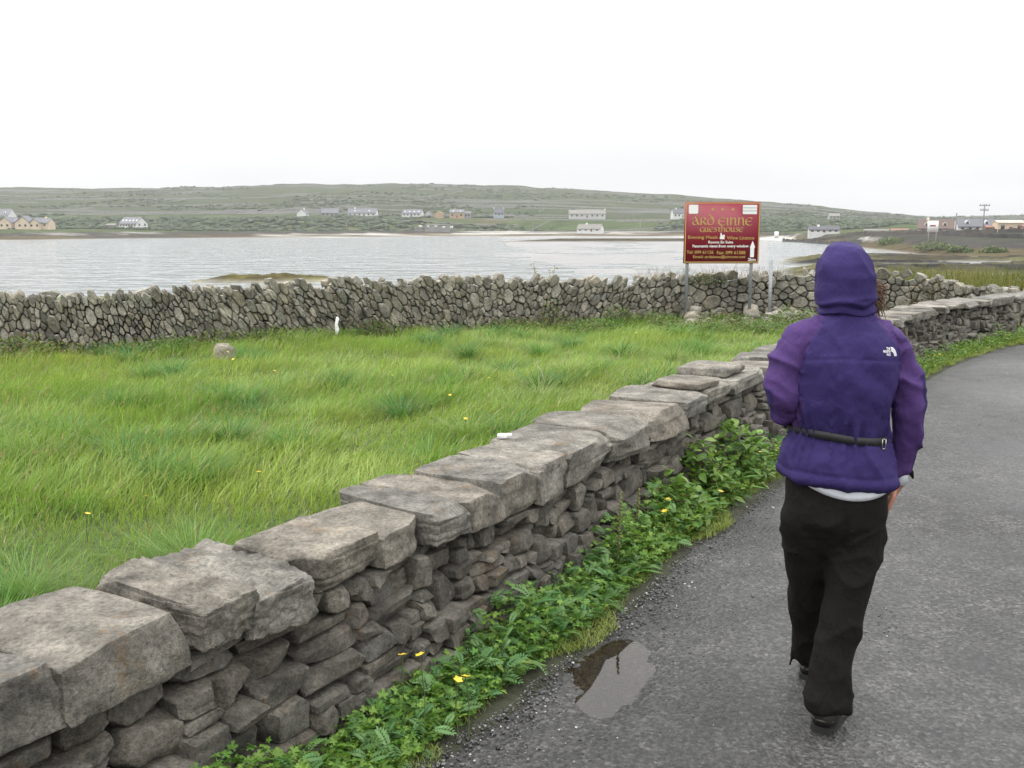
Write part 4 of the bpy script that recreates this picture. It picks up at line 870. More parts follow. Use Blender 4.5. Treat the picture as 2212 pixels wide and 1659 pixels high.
def house(name, label, u0, u1, vb, Y, D, He, Hr, wall, roof, yaw=0, nwin=4, chim=(), dorm=0, sky=0, gablewin=0, drop=2.5, door=True, L=None, category='house', gable_front=False):
    a, b_ = at(u0, vb, Y), at(u1, vb, Y); c = (a+b_)/2; span = (b_-a).length; ca, sa = abs(math.cos(yaw)), abs(math.sin(yaw))
    Hr0 = Hr; Hr = (vb-VR[name])*1024/2212/1026*Y; He = He*Hr/Hr0; kk = Hr/Hr0; D = min(D, Hr*1.5); L = (L*kk if L else (span-(D*sa))/max(ca, .2)); t = thing(name, label, category, tuple(c), yaw)
    h = L/2; d = D/2
    V = [(-h, -d, -drop), (h, -d, -drop), (h, d, -drop), (-h, d, -drop), (-h, -d, He), (h, -d, He), (h, d, He), (-h, d, He), (-h, 0, Hr), (h, 0, Hr)]
    link('wall', mesh('wall', V, [(0, 1, 5, 4), (2, 3, 7, 6), (1, 2, 6, 9, 5), (3, 0, 4, 8, 7)], wall), t)
    o_ = .35; sl = (Hr-He)/d; V = []
    for sgn in (-1, 1):
        for xx in (-h-.12, h+.12): V += [(xx, sgn*(d+o_), He-sl*o_+.05), (xx, sgn*(d+o_), He-sl*o_+.3), (xx, 0, Hr+.05), (xx, 0, Hr+.3)]
    Fq = []
    for k in (0, 8): Fq += [(k, k+4, k+6, k+2), (k+1, k+3, k+7, k+5), (k, k+1, k+5, k+4), (k, k+2, k+3, k+1), (k+4, k+5, k+7, k+6)]
    rf = link('roof', mesh('roof', V, Fq, roof), t)
    for cx in chim: v, f = box(cx*h-.45, cx*h+.45, -.4, .4, Hr-1, Hr+.9); link('chimney', mesh('chimney', v, f, wall), rf)
    for k in range(nwin):
        xx = -h+L*(k+.6)/(nwin+.2)
        if door and k == nwin//2: v, f = box(xx-.5, xx+.5, -d-.06, -d+.02, 0, 2.05*kk+.3); link('door', mesh('door', v, f, M_door), t); continue
        v, f = box(xx-.55, xx+.55, -d-.05, -d+.03, He*.3, He*.75); link('window', mesh('window', v, f, M_glass), t)
    for k in range(dorm):
        xx = -h+L*(k+.5)/dorm; y0 = -d*.75; zb_ = He+sl*(d+y0); V = [(xx-.8, y0, zb_), (xx+.8, y0, zb_), (xx+.8, y0, zb_+.9), (xx-.8, y0, zb_+.9), (xx, y0, zb_+1.5), (xx-.8, 0, zb_+.9), (xx+.8, 0, zb_+.9), (xx, 0, zb_+1.5)]
        dm = link('dormer', mesh('dormer', V, [(0, 1, 2, 4, 3), (1, 6, 2), (0, 3, 5), (2, 6, 7, 4), (3, 4, 7, 5)], wall), t); v, f = box(xx-.4, xx+.4, y0-.05, y0+.02, zb_+.3, zb_+1.1); link('pane', mesh('pane', v, f, M_glass), dm)
    for k in range(sky):
        xx = -h+L*(k+.5)/sky; y0 = -d*.55; z0 = He+sl*(d+y0)+.30; V = [(xx-.45, y0-.4, z0-.4*sl+.06), (xx+.45, y0-.4, z0-.4*sl+.06), (xx+.45, y0+.4, z0+.4*sl+.06), (xx-.45, y0+.4, z0+.4*sl+.06)]; V += [(q[0], q[1], q[2]-.12) for q in V]
        link('skylight', mesh('skylight', V, [(0, 1, 2, 3), (0, 4, 5, 1), (1, 5, 6, 2), (2, 6, 7, 3), (3, 7, 4, 0)], W_white), rf)
    for k in range(gablewin):
        yy = -d+D*(k+.5)/gablewin; v, f = box(h-.02, h+.06, yy-.5, yy+.5, .85, 2.05); link('window', mesh('window', v, f, M_glass), t)
    return t
# left headland
house('dormer_house', 'grey roofed white dormer house at the left edge of the far shore', -40, 34, 474, 660, 8, 3.2, 8.5, W_white, R_slate, R(-12), 4, (), 3)
t = house('guesthouse', 'long peach house with three gables on the left far shore', 8, 116, 491, 545, 8, 3.6, 7.2, W_peach, R_slate, R(-6), 8, (.78,), 0)
for k, (gx_, gw, gh) in enumerate(((-9.6, 7.5, 5.2), (.6, 8.5, 5.7), (7.2, 5.2, 4.4))):
    V = [(gx_-gw/2, -6.5, -2), (gx_+gw/2, -6.5, -2), (gx_+gw/2, -6.5, 2.4), (gx_-gw/2, -6.5, 2.4), (gx_, -6.5, gh), (gx_-gw/2, 0, -2), (gx_+gw/2, 0, -2), (gx_+gw/2, 0, 2.4), (gx_-gw/2, 0, 2.4), (gx_, 0, gh)]
    wg = link('gable_wing', mesh('gable_wing', V, [(0, 1, 2, 4, 3), (1, 6, 7, 2), (5, 0, 3, 8)], W_peach), t)
    V = [(gx_-gw/2-.4, -6.9, 2.2), (gx_, -6.9, gh+.15), (gx_+gw/2+.4, -6.9, 2.2), (gx_-gw/2-.4, 0, 2.2), (gx_, 0, gh+.15), (gx_+gw/2+.4, 0, 2.2)]; V += [(a, b_, c_+.22) for a, b_, c_ in V]
    link('roof', mesh('roof', V, [(6, 7, 10, 9), (7, 8, 11, 10), (0, 1, 7, 6), (1, 2, 8, 7), (0, 3, 4, 1), (1, 4, 5, 2)], R_slate), wg)
    for xx in (-1.6, 1.6): v, f = box(gx_+xx-.6, gx_+xx+.6, -6.58, -6.4, .5, 1.6); link('window', mesh('window', v, f, M_glass), wg)
house('longhouse', 'white house with a dark roof and five skylights by the left shore', 258, 319, 491, 560, 8.5, 3.0, 8.0, W_white, R_slate, R(-28), 6, (), 0, 5, 2)
house('stone_shed', 'low grey shed beside the left white house', 229, 257, 491, 566, 6, 2.2, 3.6, W_grey, R_thatch, R(-20), 0, (), door=False, category='shed')
# middle row
house('gable_cottage', 'small white cottage showing its gable, leftmost of the middle row', 641, 668, 468, 720, 7, 3.2, 7.4, W_white, R_slate, R(78), 0, (.9,), L=8.0, gablewin=0, door=False)
house('stone_house', 'grey stone house with pale gable chimneys in the middle row', 694, 733, 467, 722, 8, 3.6, 8.4, W_grey, R_slate, R(4), 4, (-.97, .97))
house('long_white_house', 'long white house with a tall chimney in the middle row', 752, 816, 467, 722, 8, 3.4, 8.2, W_white, R_slate, R(-5), 6, (-.55,), 0, 2)
house('skylight_house', 'white house with four roof lights and a bright gable in the middle row', 869, 915, 467, 722, 8.5, 3.4, 8.6, W_white, R_slate, R(-14), 5, (), 0, 4)
house('grey_cottage', 'small pale grey gable cottage beside the orange house', 917, 935, 466, 726, 6, 3.0, 6.4, cm('pale_grey_render', (.52, .54, .55)), R_slate, R(80), 0, (), L=6, door=False)
house('orange_cottage', 'single storey orange house with a gable front', 935, 962, 470, 716, 8, 4.0, 7.2, W_orange, cm('orange_brown_roof', (.40, .24, .12)), R(82), 0, (), L=8, gablewin=0, door=False)
house('orange_house', 'two storey orange house at the right of the middle row', 972, 1003, 470, 718, 8, 5.6, 9.0, W_orange, R_slate, R(0), 3, (-.3,), 0, 2)
house('stone_annexe', 'small stone annexe joined to the orange two storey house', 1003, 1017, 469, 719, 7, 4.0, 6.8, W_grey, R_slate, R(0), 2, (), door=False)
house('blue_grey_house', 'blue grey house with white gable chimneys at the right of the middle row', 1066, 1089, 465, 726, 8, 3.2, 8.4, cm('blue_grey_render', (.40, .46, .50)), R_dark, R(3), 3, (-.97, .97))
house('ruined_shed', 'roofless grey stone shed on the far beach edge', 895, 913, 502, 600, 6, 4.0, 4.1, W_grey, W_grey, 0, 0, (), door=False, category='ruin')
t = house('ruined_house', 'roofless grey ruin with white patches on the far beach edge', 920, 972, 503, 598, 7, 5.6, 5.7, W_grey, W_grey, 0, 0, (), door=False, category='ruin')
for k in range(5): v, f = box(-11+k*4.6, -9.2+k*4.6, -3.6, -3.45, 3.0-.5*(k > 2), 4.4-.5*(k > 2)); link('window', mesh('window', v, f, W_white), t)
house('bungalow', 'long pale bungalow with a grey roof on the middle hillside', 1228, 1308, 470, 720, 8, 3.8, 7.6, cm('pale_render', (.60, .60, .58)), R_thatch, R(-3), 7, (.97,), 0)
house('shore_cottage', 'low cottage with a weathered roof and white gable above the far beach', 1246, 1304, 500, 590, 7, 2.4, 6.2, W_white, R_thatch, R(-24), 4, (-.3,))
house('white_house', 'white house with a dark roof just left of the red sign', 1450, 1486, 470, 715, 8, 4.4, 9.0, W_white, R_dark, R(5), 4, (-.5,))
house('grey_farmhouse', 'small grey house on the slope right of the sign', 1789, 1813, 472, 700, 7, 3.4, 6.4, cm('grey_render', (.45, .45, .44)), R_thatch, R(-5), 3, ())
house('white_bungalow', 'white bungalow with a dark hipped roof above the rocks', 1746, 1812, 502, 420, 8, 2.4, 4.9, W_white, R_dark, R(-10), 5, (-.35,))
house('orange_roofed_shed', 'low grey shed with an orange roof near the right shore', 1923, 1962, 501, 440, 6, 1.8, 3.4, W_grey, W_rust, 0, 0, (), door=False, category='shed')
house('long_shed', 'long low grey shed left of the orange roof', 1865, 1922, 502, 445, 6, 2.0, 3.2, W_grey, R_thatch, 0, 0, (), door=False, category='shed')
# right-hand houses, nearer
house('russet_roof_house', 'cream house with a russet roof and two dormers at the right', 1980, 2061, 502, 330, 8, 2.4, 7.2, W_cream, R_red, R(-22), 4, (-.45,), 2, 0, 2)
t = house('gabled_white_house', 'white house with grey roof and gabled dormers behind the utility pole', 2063, 2146, 498, 345, 8, 2.6, 7.0, W_white, R_slate, R(-4), 5, (), 2)
house('cream_block', 'plain cream building with a shallow roof near the right edge', 2148, 2206, 500, 310, 9, 4.6, 5.6, W_peach, W_cream, R(-6), 3, (), category='building')
house('rusty_shed', 'rust orange shed between the white house and the cream block', 2126, 2148, 499, 312, 4, 2.2, 3.0, W_rust, W_rust, 0, 0, (), door=False, category='shed')
house('edge_shed', 'rust orange shed at the right edge of the photo', 2207, 2240, 498, 305, 4, 2.6, 3.4, W_rust, W_rust, 0, 0, (), door=False, category='shed')
# white notice board on the far road
c = at(2014, 508, 235); t = thing('notice_board', 'small white notice board on the far road at the right', 'sign', (c.x, c.y, c.z-.3)); wB = 2.5; hB = 3.6
v, f = box(-wB/2, wB/2, -.05, .05, 1.0, hB); link('board', mesh('board', v, f, M_white), t); v, f = box(-wB/2+.5, wB/2-.6, -.07, -.055, hB-1.3, hB-.9); link('red_line', mesh('red_line', v, f, cm('red_print', (.45, .12, .14))), t)
for sx in (-1, 1): v, f = box(sx*wB*.35-.06, sx*wB*.35+.06, -.04, .06, -2, 1.0); link('leg', mesh('leg', v, f, W_grey), t)
c = at(2766/1.649+0, 838/1.649, 330); t = link('white_marker', mesh('white_marker', *box(-.55, .55, -.5, .5, -1, 1.2), M_white), None, (c.x, c.y, c.z)); vlab(t, 'small white hut on the beach just right of the red sign', 'hut')
# poles
M_pole = plain('weathered_pole', (.22, .20, .18), .9)
def pole(u, v0, v1, Y, label, arms=1, r=.16):
    a, b_ = at(u, v1, Y), at(u, v0, Y); t = thing('utility_pole', label, 'pole', (a.x, a.y, a.z), group='utility poles'); H = b_.z-a.z
    V, F = tube([(0, 0, -4), (0, 0, H)], [r*1.2, r*.8], 8); link('pole', mesh('pole', V, F, M_pole, True), t)
    for k in range(arms):
        z_ = H-.4-1.3*k; v, f = box(-1.5+.3*k, 1.5-.3*k, -.1, .1, z_-.1, z_+.1); arm = link('crossarm', mesh('crossarm', v, f, M_pole), t)
        for xx in (-1.3, -.5, .5, 1.3): v, f = box(xx*(1-.2*k)-.09, xx*(1-.2*k)+.09, -.09, .09, z_+.1, z_+.45); link('insulator', mesh('insulator', v, f, W_grey), arm)
pole(2123, 441, 500, 290, 'tall utility pole with two crossarms against the sky at the right', 2, .17); pole(2064, 460, 500, 300, 'plain utility pole rising beside the white gabled house', 0, .2); pole(2205, 461, 500, 320, 'thin pole behind the cream block at the right edge', 0, .13)
for (u, a, b_, Y, side) in ((171, 441, 469, 650, 'above the left peach house'), (338, 474, 494, 575, 'right of the left white house, first of two'), (346, 476, 494, 575, 'right of the left white house, second of two'), (749, 481, 501, 600, 'below the long white house'), (797, 481, 501, 600, 'second along the beach road below the middle row'), (834, 481, 501, 600, 'third along the beach road below the middle row'), (912, 481, 502, 600, 'between the two grey ruins'), (1151, 478, 500, 600, 'left of the shore cottage'), (1347, 450, 470, 700, 'right of the long bungalow, left of two'), (1365, 450, 470, 700, 'right of the long bungalow, right of two'), (1383, 478, 501, 600, 'between shore cottage and red sign'), (1763, 474, 498, 480, 'behind the white bungalow'), (1900, 470, 497, 480, 'left of the russet roofed house')):
    pole(u, a, b_, Y, 'pale utility pole '+side, 0, .2)
# dark field walls on the right-hand land
def far_wall(pts, hgt, label, group='field walls at the right'):
    pts = [at(u, v, Y) for u, v, Y in pts]; P = Path([(p.x, p.y) for p in pts]); n = int(P.L/1.2); ss = np.linspace(0, P.L, n); Q = P.pos(ss); zb_ = terrain_z(Q[:, 0], Q[:, 1])[0]; h_ = hgt*(1+.18*rng.normal(size=n)); V, F = [], []
    for i in range(n):
        for (dx, zt) in ((0, -3), (0, h_[i]), (.8, h_[i]), (.8, -3)): V.append((Q[i, 0], Q[i, 1]+dx, zb_[i]+zt))
    for i in range(n-1): F += [(4*i, 4*i+4, 4*i+5, 4*i+1), (4*i+1, 4*i+5, 4*i+6, 4*i+2)]
    o = link('boundary_wall', mesh('boundary_wall', V, F, M_fw2)); vlab(o, label, 'wall'); o['group'] = group
M_fw2 = limestone('far_boundary_stone', (.07, .067, .06), (.15, .14, .125), .05, .5, .2)
far_wall([(1690, 512, 420), (1800, 509, 390), (1950, 507, 330), (2070, 505, 315), (2260, 503, 300)], 1.2, 'dark stone boundary wall running below the right-hand houses')
far_wall([(2030, 514, 300), (2120, 526, 275), (2260, 541, 255)], 1.1, 'stone wall sloping down towards the right edge'); far_wall([(1700, 541, 420), (1780, 538, 370), (1860, 536, 330)], 1.0, 'low rough wall above the right tidal pools')

# ================================================================== the guesthouse sign
M_maroon = plain('maroon_board', (.30, .014, .036), .35, 0, .06, 3); M_gold = plain('gold_letters', (.62, .42, .12), .45, 0, .05, 30); M_wpaint = plain('white_sign_paint', (1.05, 1.05, 1.03), .45, 0, .03, 20); M_galv = plain('galvanised_steel', (.36, .37, .38), .5, .4, .15, 20); M_ink = plain('grey_print_line', (.2, .2, .25), .6)
SX0, SX1, SZ0, SZ1, SY = 3.29, 4.735, .965, 2.13, 19.35
sg_ = thing('guesthouse_sign', 'maroon guesthouse sign with gold lettering on two metal posts', 'sign', ((SX0+SX1)/2, SY, FIELD_Z))
def bx(px): return (px-190)/1400*(SX1-SX0)-(SX1-SX0)/2
def bz(py): return SZ1-(py-200)/1130*(SZ1-SZ0)-FIELD_Z
v, f = box(-(SX1-SX0)/2, (SX1-SX0)/2, -.012, .012, SZ0-FIELD_Z, SZ1-FIELD_Z); bd = link('board', mesh('board', v, f, M_maroon), sg_)
def flat(name, V2, F, mat, par, y=-.0145): return link(name, mesh(name, [(a, y, c) for a, c in V2], F, mat), par)
x0, x1, z0, z1 = bx(207), bx(1585), bz(1315), bz(215); e = .018
flat('gold_border', [(x0, z0), (x1, z0), (x1, z1), (x0, z1), (x0+e, z0+e), (x1-e, z0+e), (x1-e, z1-e), (x0+e, z1-e)], [(0, 1, 5, 4), (1, 2, 6, 5), (2, 3, 7, 6), (3, 0, 4, 7)], M_gold, bd)
for cx in (710, 888, 1077):
    P = [(bx(cx)+(.044 if k % 2 == 0 else .018)*math.sin(math.pi*k/5), bz(340)+(.044 if k % 2 == 0 else .018)*math.cos(math.pi*k/5)) for k in range(10)]
    flat('star', [(bx(cx), bz(340))]+P, [(0, (k+1) % 10+1, k+1) for k in range(10)], M_gold, bd)
def rrect(px0, px1, py0, py1, r):
    P = []
    for cx, cz, a in ((bx(px1)-r, bz(py0)-r, 0), (bx(px0)+r, bz(py0)-r, 90), (bx(px0)+r, bz(py1)+r, 180), (bx(px1)-r, bz(py1)+r, 270)):
        for k in range(5): g = R(a+22.5*k); P.append((cx+r*math.cos(g), cz+r*math.sin(g)))
    return P
P = rrect(268, 440, 255, 418, .02); flat('white_badge', P, [tuple(range(len(P)))], M_wpaint, bd)
P = rrect(1262, 1525, 258, 425, .008); pl = flat('white_panel', P, [tuple(range(len(P)))], M_wpaint, bd)
for py in (311, 366): flat('line', [(bx(1265), bz(py+4)), (bx(1522), bz(py+4)), (bx(1522), bz(py-4)), (bx(1265), bz(py-4))], [(0, 1, 2, 3)], M_ink, pl, -.0165)
ar = [(1467, 912), (1520, 1042), (1500, 1036), (1500, 1215), (1428, 1215), (1428, 1036), (1416, 1042)]; flat('arrow', [(bx(a), bz(c)) for a, c in ar], [tuple(range(7))[::-1]], M_wpaint, bd)
em = [(866, 766), (884, 768), (895, 815), (925, 800), (945, 805), (950, 830), (938, 850), (946, 882), (870, 884), (848, 868), (862, 840)]; flat('emblem', [(bx(a), bz(c)) for a, c in em], [tuple(range(len(em)))[::-1]], M_wpaint, bd)
def text(s, px0, px1, py0, py1, mat, bold=.012, y=-.0155):    # fit printed text into a box on the board
    cu = bpy.data.curves.new('text', 'FONT'); cu.body = s; cu.size = 1; cu.offset = bold; cu.resolution_u = 2; o = bpy.data.objects.new('lettering', cu); col.objects.link(o)
    me = bpy.data.meshes.new_from_object(o.evaluated_get(bpy.context.evaluated_depsgraph_get())); bpy.data.objects.remove(o)
    n = len(me.vertices); co = np.zeros(n*3); me.vertices.foreach_get('co', co); co = co.reshape(-1, 3); mn, mxx = co.min(0), co.max(0)
    X0, X1, Z1, Z0 = bx(px0), bx(px1), bz(py0), bz(py1); N3 = np.stack([X0+(co[:, 0]-mn[0])/(mxx[0]-mn[0])*(X1-X0), np.full(n, y), Z0+(co[:, 1]-mn[1])/(mxx[1]-mn[1])*(Z1-Z0)], 1)
    me.vertices.foreach_set('co', N3.ravel()); me.materials.clear(); me.materials.append(mat); me.update(); link('lettering', me, bd)
text('Evening Meals', 268, 815, 818, 894, M_gold); text('Wine Licence', 985, 1495, 826, 890, M_gold); text('Rooms En Suite', 645, 1105, 912, 962, M_wpaint, .02); text('Panoramic views from every window', 355, 1395, 982, 1052, M_wpaint, .02)
text('Tel: 099 61126', 248, 745, 1092, 1152, M_gold); text('Fax: 099 61388', 810, 1340, 1098, 1162, M_gold); text('Email: ardeinne@eircom.net', 370, 1340, 1178, 1248, M_gold); text('2km', 1390, 1535, 1230, 1286, M_wpaint, .02)
# uncial headline, drawn with a broad nib
def arc(cx, cz, rx, rz, a0, a1, n=14): return [(cx+rx*math.cos(R(a0+(a1-a0)*k/n)), cz+rz*math.sin(R(a0+(a1-a0)*k/n))) for k in range(n+1)]
GL = {'a': (.85, [arc(.34, .28, .27, .26, 60, 360), [(.2, .98), (.35, 1.0), (.5, .75), (.62, .3), (.78, .02)], [(.06, .72), (.12, .9), (.2, .98)]]),
      'r': (.82, [[(.16, 1), (.16, 0)], arc(.3, .74, .32, .26, 120, -90), [(.36, .48), (.72, .02)]]), 'd': (.82, [arc(.4, .45, .34, .45, 100, 460), [(.72, .6), (.6, 1.0), (.35, 1.25), (.12, 1.42)]]),
      'e': (.8, [arc(.46, .5, .4, .5, 48, 315), [(.08, .52), (.66, .52)]]), 'i': (.36, [[(.1, .97), (.18, 1.0), (.18, .06), (.28, .0)]]), 'n': (.82, [[(.06, .96), (.16, 1), (.16, 0)], [(.16, .72), (.32, .96), (.5, .98), (.62, .8), (.63, .1), (.74, .0)]]),
      'g': (.8, [arc(.46, .5, .38, .5, 50, 330), [(.5, .42), (.8, .42), (.76, .1), (.7, -.12)]]), 'u': (.84, [[(.08, 1), (.16, .95), (.16, .3), (.28, .03), (.46, .04), (.62, .3)], [(.62, 1), (.62, .1), (.74, 0)]]), 's': (.62, [[(.56, .88), (.38, 1.0), (.18, .92), (.16, .72), (.34, .55), (.5, .38), (.48, .12), (.28, .0), (.08, .1)]]),
      't': (.66, [[(.06, .95), (.62, .95)], [(.34, .95), (.3, .3), (.38, .04), (.6, .06)]]), 'h': (.8, [[(.14, 1.4), (.14, 0)], [(.14, .7), (.34, .96), (.52, .95), (.62, .7), (.62, .1), (.7, 0)]]), 'o': (.86, [arc(.43, .5, .36, .5, 90, 450)])}
def uncial(word, px0, px1, py0, py1, accents=(), nibw=.15):
    wtot = sum(GL[c_][0] for c_ in word); X = 0; Hx = bz(py0)-bz(py1); sxx = (bx(px1)-bx(px0))/wtot
    for i, c_ in enumerate(word):
        st = list(GL[c_][1]); V, F = [], []
        if i in accents: st.append([(.3, 1.1), (.52, 1.32)])
        for pl_ in st:
            for (a, b_) in zip(pl_[:-1], pl_[1:]):
                k = len(V)
                for q in (a, b_):
                    for sg2, tk in ((-1, 0), (1, 0)): V.append((q[0]+sg2*nibw*.5*math.cos(R(32)), q[1]+sg2*nibw*.5*math.sin(R(32))))
                F.append((k, k+1, k+3, k+2)); 
                dx, dz = b_[0]-a[0], b_[1]-a[1]; ln = math.hypot(dx, dz) or 1; nx_, nz2 = -dz/ln*.028, dx/ln*.028; k = len(V)
                V += [(a[0]+nx_, a[1]+nz2), (a[0]-nx_, a[1]-nz2), (b_[0]-nx_, b_[1]-nz2), (b_[0]+nx_, b_[1]+nz2)]; F.append((k, k+1, k+2, k+3))
        me = mesh('letter', [(bx(px0)+(X+a)*sxx, -.0148-.00012*(j % 9), bz(py1)+c2*Hx) for j, (a, c2) in enumerate(V)], F, M_gold); link('letter', me, bd); X += GL[c_][0]
uncial('ard', 335, 745, 485, 622, (0,), .17); uncial('einne', 812, 1455, 490, 628, (0,), .17); uncial('guesthouse', 478, 1285, 668, 748, (), .19)
for px in (272, 1468):
    V, F = tube([(bx(px), .045, -.2), (bx(px), .045, SZ1-FIELD_Z-.03)], .033, 12); link('post', mesh('post', V, F, M_galv, True), sg_)
V, F = tube([(0, 0, -.2), (0, 0, 1.28)], .035, 12); o = link('metal_post', mesh('metal_post', V, F, M_galv, True), None, (4.985, 19.35, FIELD_Z)); vlab(o, 'lone galvanised post standing just right of the red sign', 'post')

# ================================================================== the walker
PX, PY = 1.10, 3.31
def fabric(name, c, rough=.75, fine=260, bmp=.28):
    m, nt, b = newmat(name); p = pos(nt); n1 = noise(nt, p, 9, 5, .6); n2_ = noise(nt, p, fine, 3)
    a = nd(nt, 'ShaderNodeAttribute', dict(attribute_name='tint')).outputs['Color'] if c is None else None
    v_ = ramp(nt, n1, [(.3, .96*ALB), (.7, 1.04*ALB)])
    cc_ = mixc(nt, 1, a if a else c, v_, 'MULTIPLY'); nt.links.new(cc_, b.inputs['Base Color']); b.inputs['Roughness'].default_value = rough; b.inputs['Sheen Weight'].default_value = 0; b.inputs['Specular IOR Level'].default_value = .12
    mpn = nd(nt, 'ShaderNodeMapping', Vector=p, Scale=(1, 1, .6)); wr = noise(nt, mpn.outputs[0], 22, 4, .55, .8)
    h_ = nd(nt, 'ShaderNodeMath', dict(operation='MULTIPLY_ADD'), _0=n2_, _1=.10, _2=wr).outputs[0]
    nt.links.new(bump(nt, h_, bmp, .03), b.inputs['Normal']); return m
M_jacket = fabric('purple_shell_fabric', None); M_trous = fabric('black_trouser_cloth', (.0150, .0128, .0120), .8, 300, .4); M_shirt = fabric('white_shirt_cloth', (.95, .97, 1.04), .8); M_strap = plain('black_webbing', (.012, .012, .013), .6, 0, .2, 200); M_skin = plain('skin', (.50, .22, .14), .5, 0, .12, 40); M_hair = plain('brown_hair', (.15, .075, .032), .5, 0, .4, 90); M_shoe = plain('dark_shoe_leather', (.022, .020, .019), .55, 0, .3, 60); M_sole = plain('rubber_sole', (.02, .019, .018), .7); M_metal = plain('buckle_metal', (.6, .58, .5), .3, .9); M_trim = plain('shoe_trim', (.13, .12, .10), .6)
pn = thing('person', 'person in purple hooded jacket and black trousers walking away on the road', 'person', (PX, PY, 0)); pn.scale = (.94, .95, 1)
def remesh(V, F, voxel, smooth_it=4):
    me = mesh('tmp', V, F); bm_ = bmesh.new(); bm_.from_mesh(me); bmesh.ops.recalc_face_normals(bm_, faces=bm_.faces); bm_.to_mesh(me); bm_.free()
    o = bpy.data.objects.new('tmp', me); col.objects.link(o); md = o.modifiers.new('r', 'REMESH'); md.mode = 'VOXEL'; md.voxel_size = voxel
    sm = o.modifiers.new('s', 'SMOOTH'); sm.factor = .5; sm.iterations = smooth_it
    r = bpy.data.meshes.new_from_object(o.evaluated_get(bpy.context.evaluated_depsgraph_get())); bpy.data.objects.remove(o); bpy.data.meshes.remove(me)
    n = len(r.vertices); co = np.zeros(n*3); r.vertices.foreach_get('co', co); no = np.zeros(n*3); r.vertices.foreach_get('normal', no)
    return r, co.reshape(-1, 3), no.reshape(-1, 3)
def setco(me, co): me.vertices.foreach_set('co', co.astype(np.float32).ravel()); me.polygons.foreach_set('use_smooth', np.ones(len(me.polygons), bool)); me.update()
YW = R(-14)
def smooth01(t): t = np.clip(t, 0, 1); return t*t*(3-2*t)
def ridged(P, seed): return (1-np.abs(vn(P, seed)))**3
# ---- jacket --------------------------------------------------------------------
torso = loft([(.004, 0, .888, .186, .128, YW, -.05), (.004, 0, .902, .197, .140, YW, -.05), (.004, 0, .927, .196, .138, YW, -.05), (.004, -.002, .97, .187, .130, YW, -.07), (.004, 0, 1.02, .166, .114, YW, -.09), (.002, .003, 1.05, .153, .106, YW, -.09), (.000, .002, 1.08, .160, .112, YW, -.09), (-.002, -.004, 1.14, .170, .122, YW), (-.003, -.008, 1.22, .176, .128, YW), (-.002, -.008, 1.30, .178, .125, YW), (0, -.004, 1.36, .168, .112, YW), (.002, .0, 1.40, .135, .095, YW), (.006, .004, 1.43, .098, .085, YW), (.008, .008, 1.46, .082, .08, YW)], 48, 2.3)
armL = tube([(-.085, .0, 1.385), (-.15, .0, 1.365), (-.185, -.005, 1.30), (-.200, -.01, 1.23), (-.204, -.015, 1.17), (-.188, .01, 1.135), (-.16, .07, 1.12), (-.12, .14, 1.13), (-.08, .21, 1.16)], [.053, .061, .060, .056, .053, .051, .048, .045, .042], 20)
armR = tube([(.085, .0, 1.385), (.155, .0, 1.36), (.198, -.008, 1.29), (.222, -.018, 1.21), (.236, -.02, 1.13), (.246, -.010, 1.06), (.247, .008, .99), (.246, .022, .945), (.243, .030, .908)], [.053, .062, .060, .056, .052, .049, .046, .042, .040], 20)
V, F = merge([torso, armL, armR]); jm, co, no = remesh(V, F, .0065, 6)
kd = KDTree(len(torso[0])+len(armL[0])+len(armR[0])); lab = []
for g_, arr in enumerate((torso[0], armL[0], armR[0])):
    for q in arr: kd.insert(Vector(q), len(lab)); lab.append(g_)
kd.balance(); lb = np.array([lab[kd.find(Vector(q))[1]] for q in co])
x, y, z = co.T; ax_ = np.abs(x)
rag = np.interp(z, [1.10, 1.20, 1.28, 1.34, 1.38, 1.41, 1.44], [.172, .170, .166, .146, .118, .092, .075])
rag = np.where(x > 0, rag+.012, rag)
sleeve = ((lb > 0) & (ax_ > rag-.012)) | ((ax_ > rag) & (z > 1.18)); sleeve &= ~((lb == 0) & (z < 1.16))
# folds: gathered cloth round the belt, sagging folds in the sleeves, drapes on the back
belt_z = 1.048-.09*x
gat = np.exp(-((z-belt_z)/.085)**2)*(lb == 0); ang_ = np.arctan2(y, x)
d = gat*.019*ridged(np.stack([ang_*6.5, z*3, z*0], 1), 3)*1.0-.004*gat
d += (lb == 0)*.016*ridged(np.stack([x*7+z*5, y*7, z*3.2-x*2], 1), 5)+(lb == 0)*.005*vn(np.stack([x*13+z*9, y*13, z*7], 1), 6)
el = (lb > 0); d += el*(.020*ridged(np.stack([x*6, y*6, z*15+x*9], 1), 7)+.004*vn(np.stack([x*20, y*20, z*26], 1), 8))
d += .0018*vn(co*45, 9)
yoke = 1.312-.10*(x-.0)**2*4+.0*x; d -= .0032*np.exp(-((z-yoke)/.0035)**2)*(lb == 0)*(y < 0)
d += .0055*np.exp(-((z+.05*x-.902)/.011)**2)*(lb == 0); d -= .003*np.exp(-((z+.05*x-.924)/.004)**2)*(lb == 0)
d -= .0025*np.exp(-((ax_-rag)/.0035)**2)*(z > 1.2)*(y < .05)
co = co+no*d[:, None]; setco(jm, co)
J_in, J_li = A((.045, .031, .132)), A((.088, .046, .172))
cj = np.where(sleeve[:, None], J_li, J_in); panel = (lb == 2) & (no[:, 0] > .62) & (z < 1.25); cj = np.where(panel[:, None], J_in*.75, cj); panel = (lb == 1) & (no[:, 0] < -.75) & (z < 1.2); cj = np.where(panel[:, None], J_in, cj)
side = (lb == 0) & (ax_ > .140) & (z < 1.17) & (z > 1.06) & (x < 0) & (y < .03); cj = np.where(side[:, None], J_li*.95, cj)
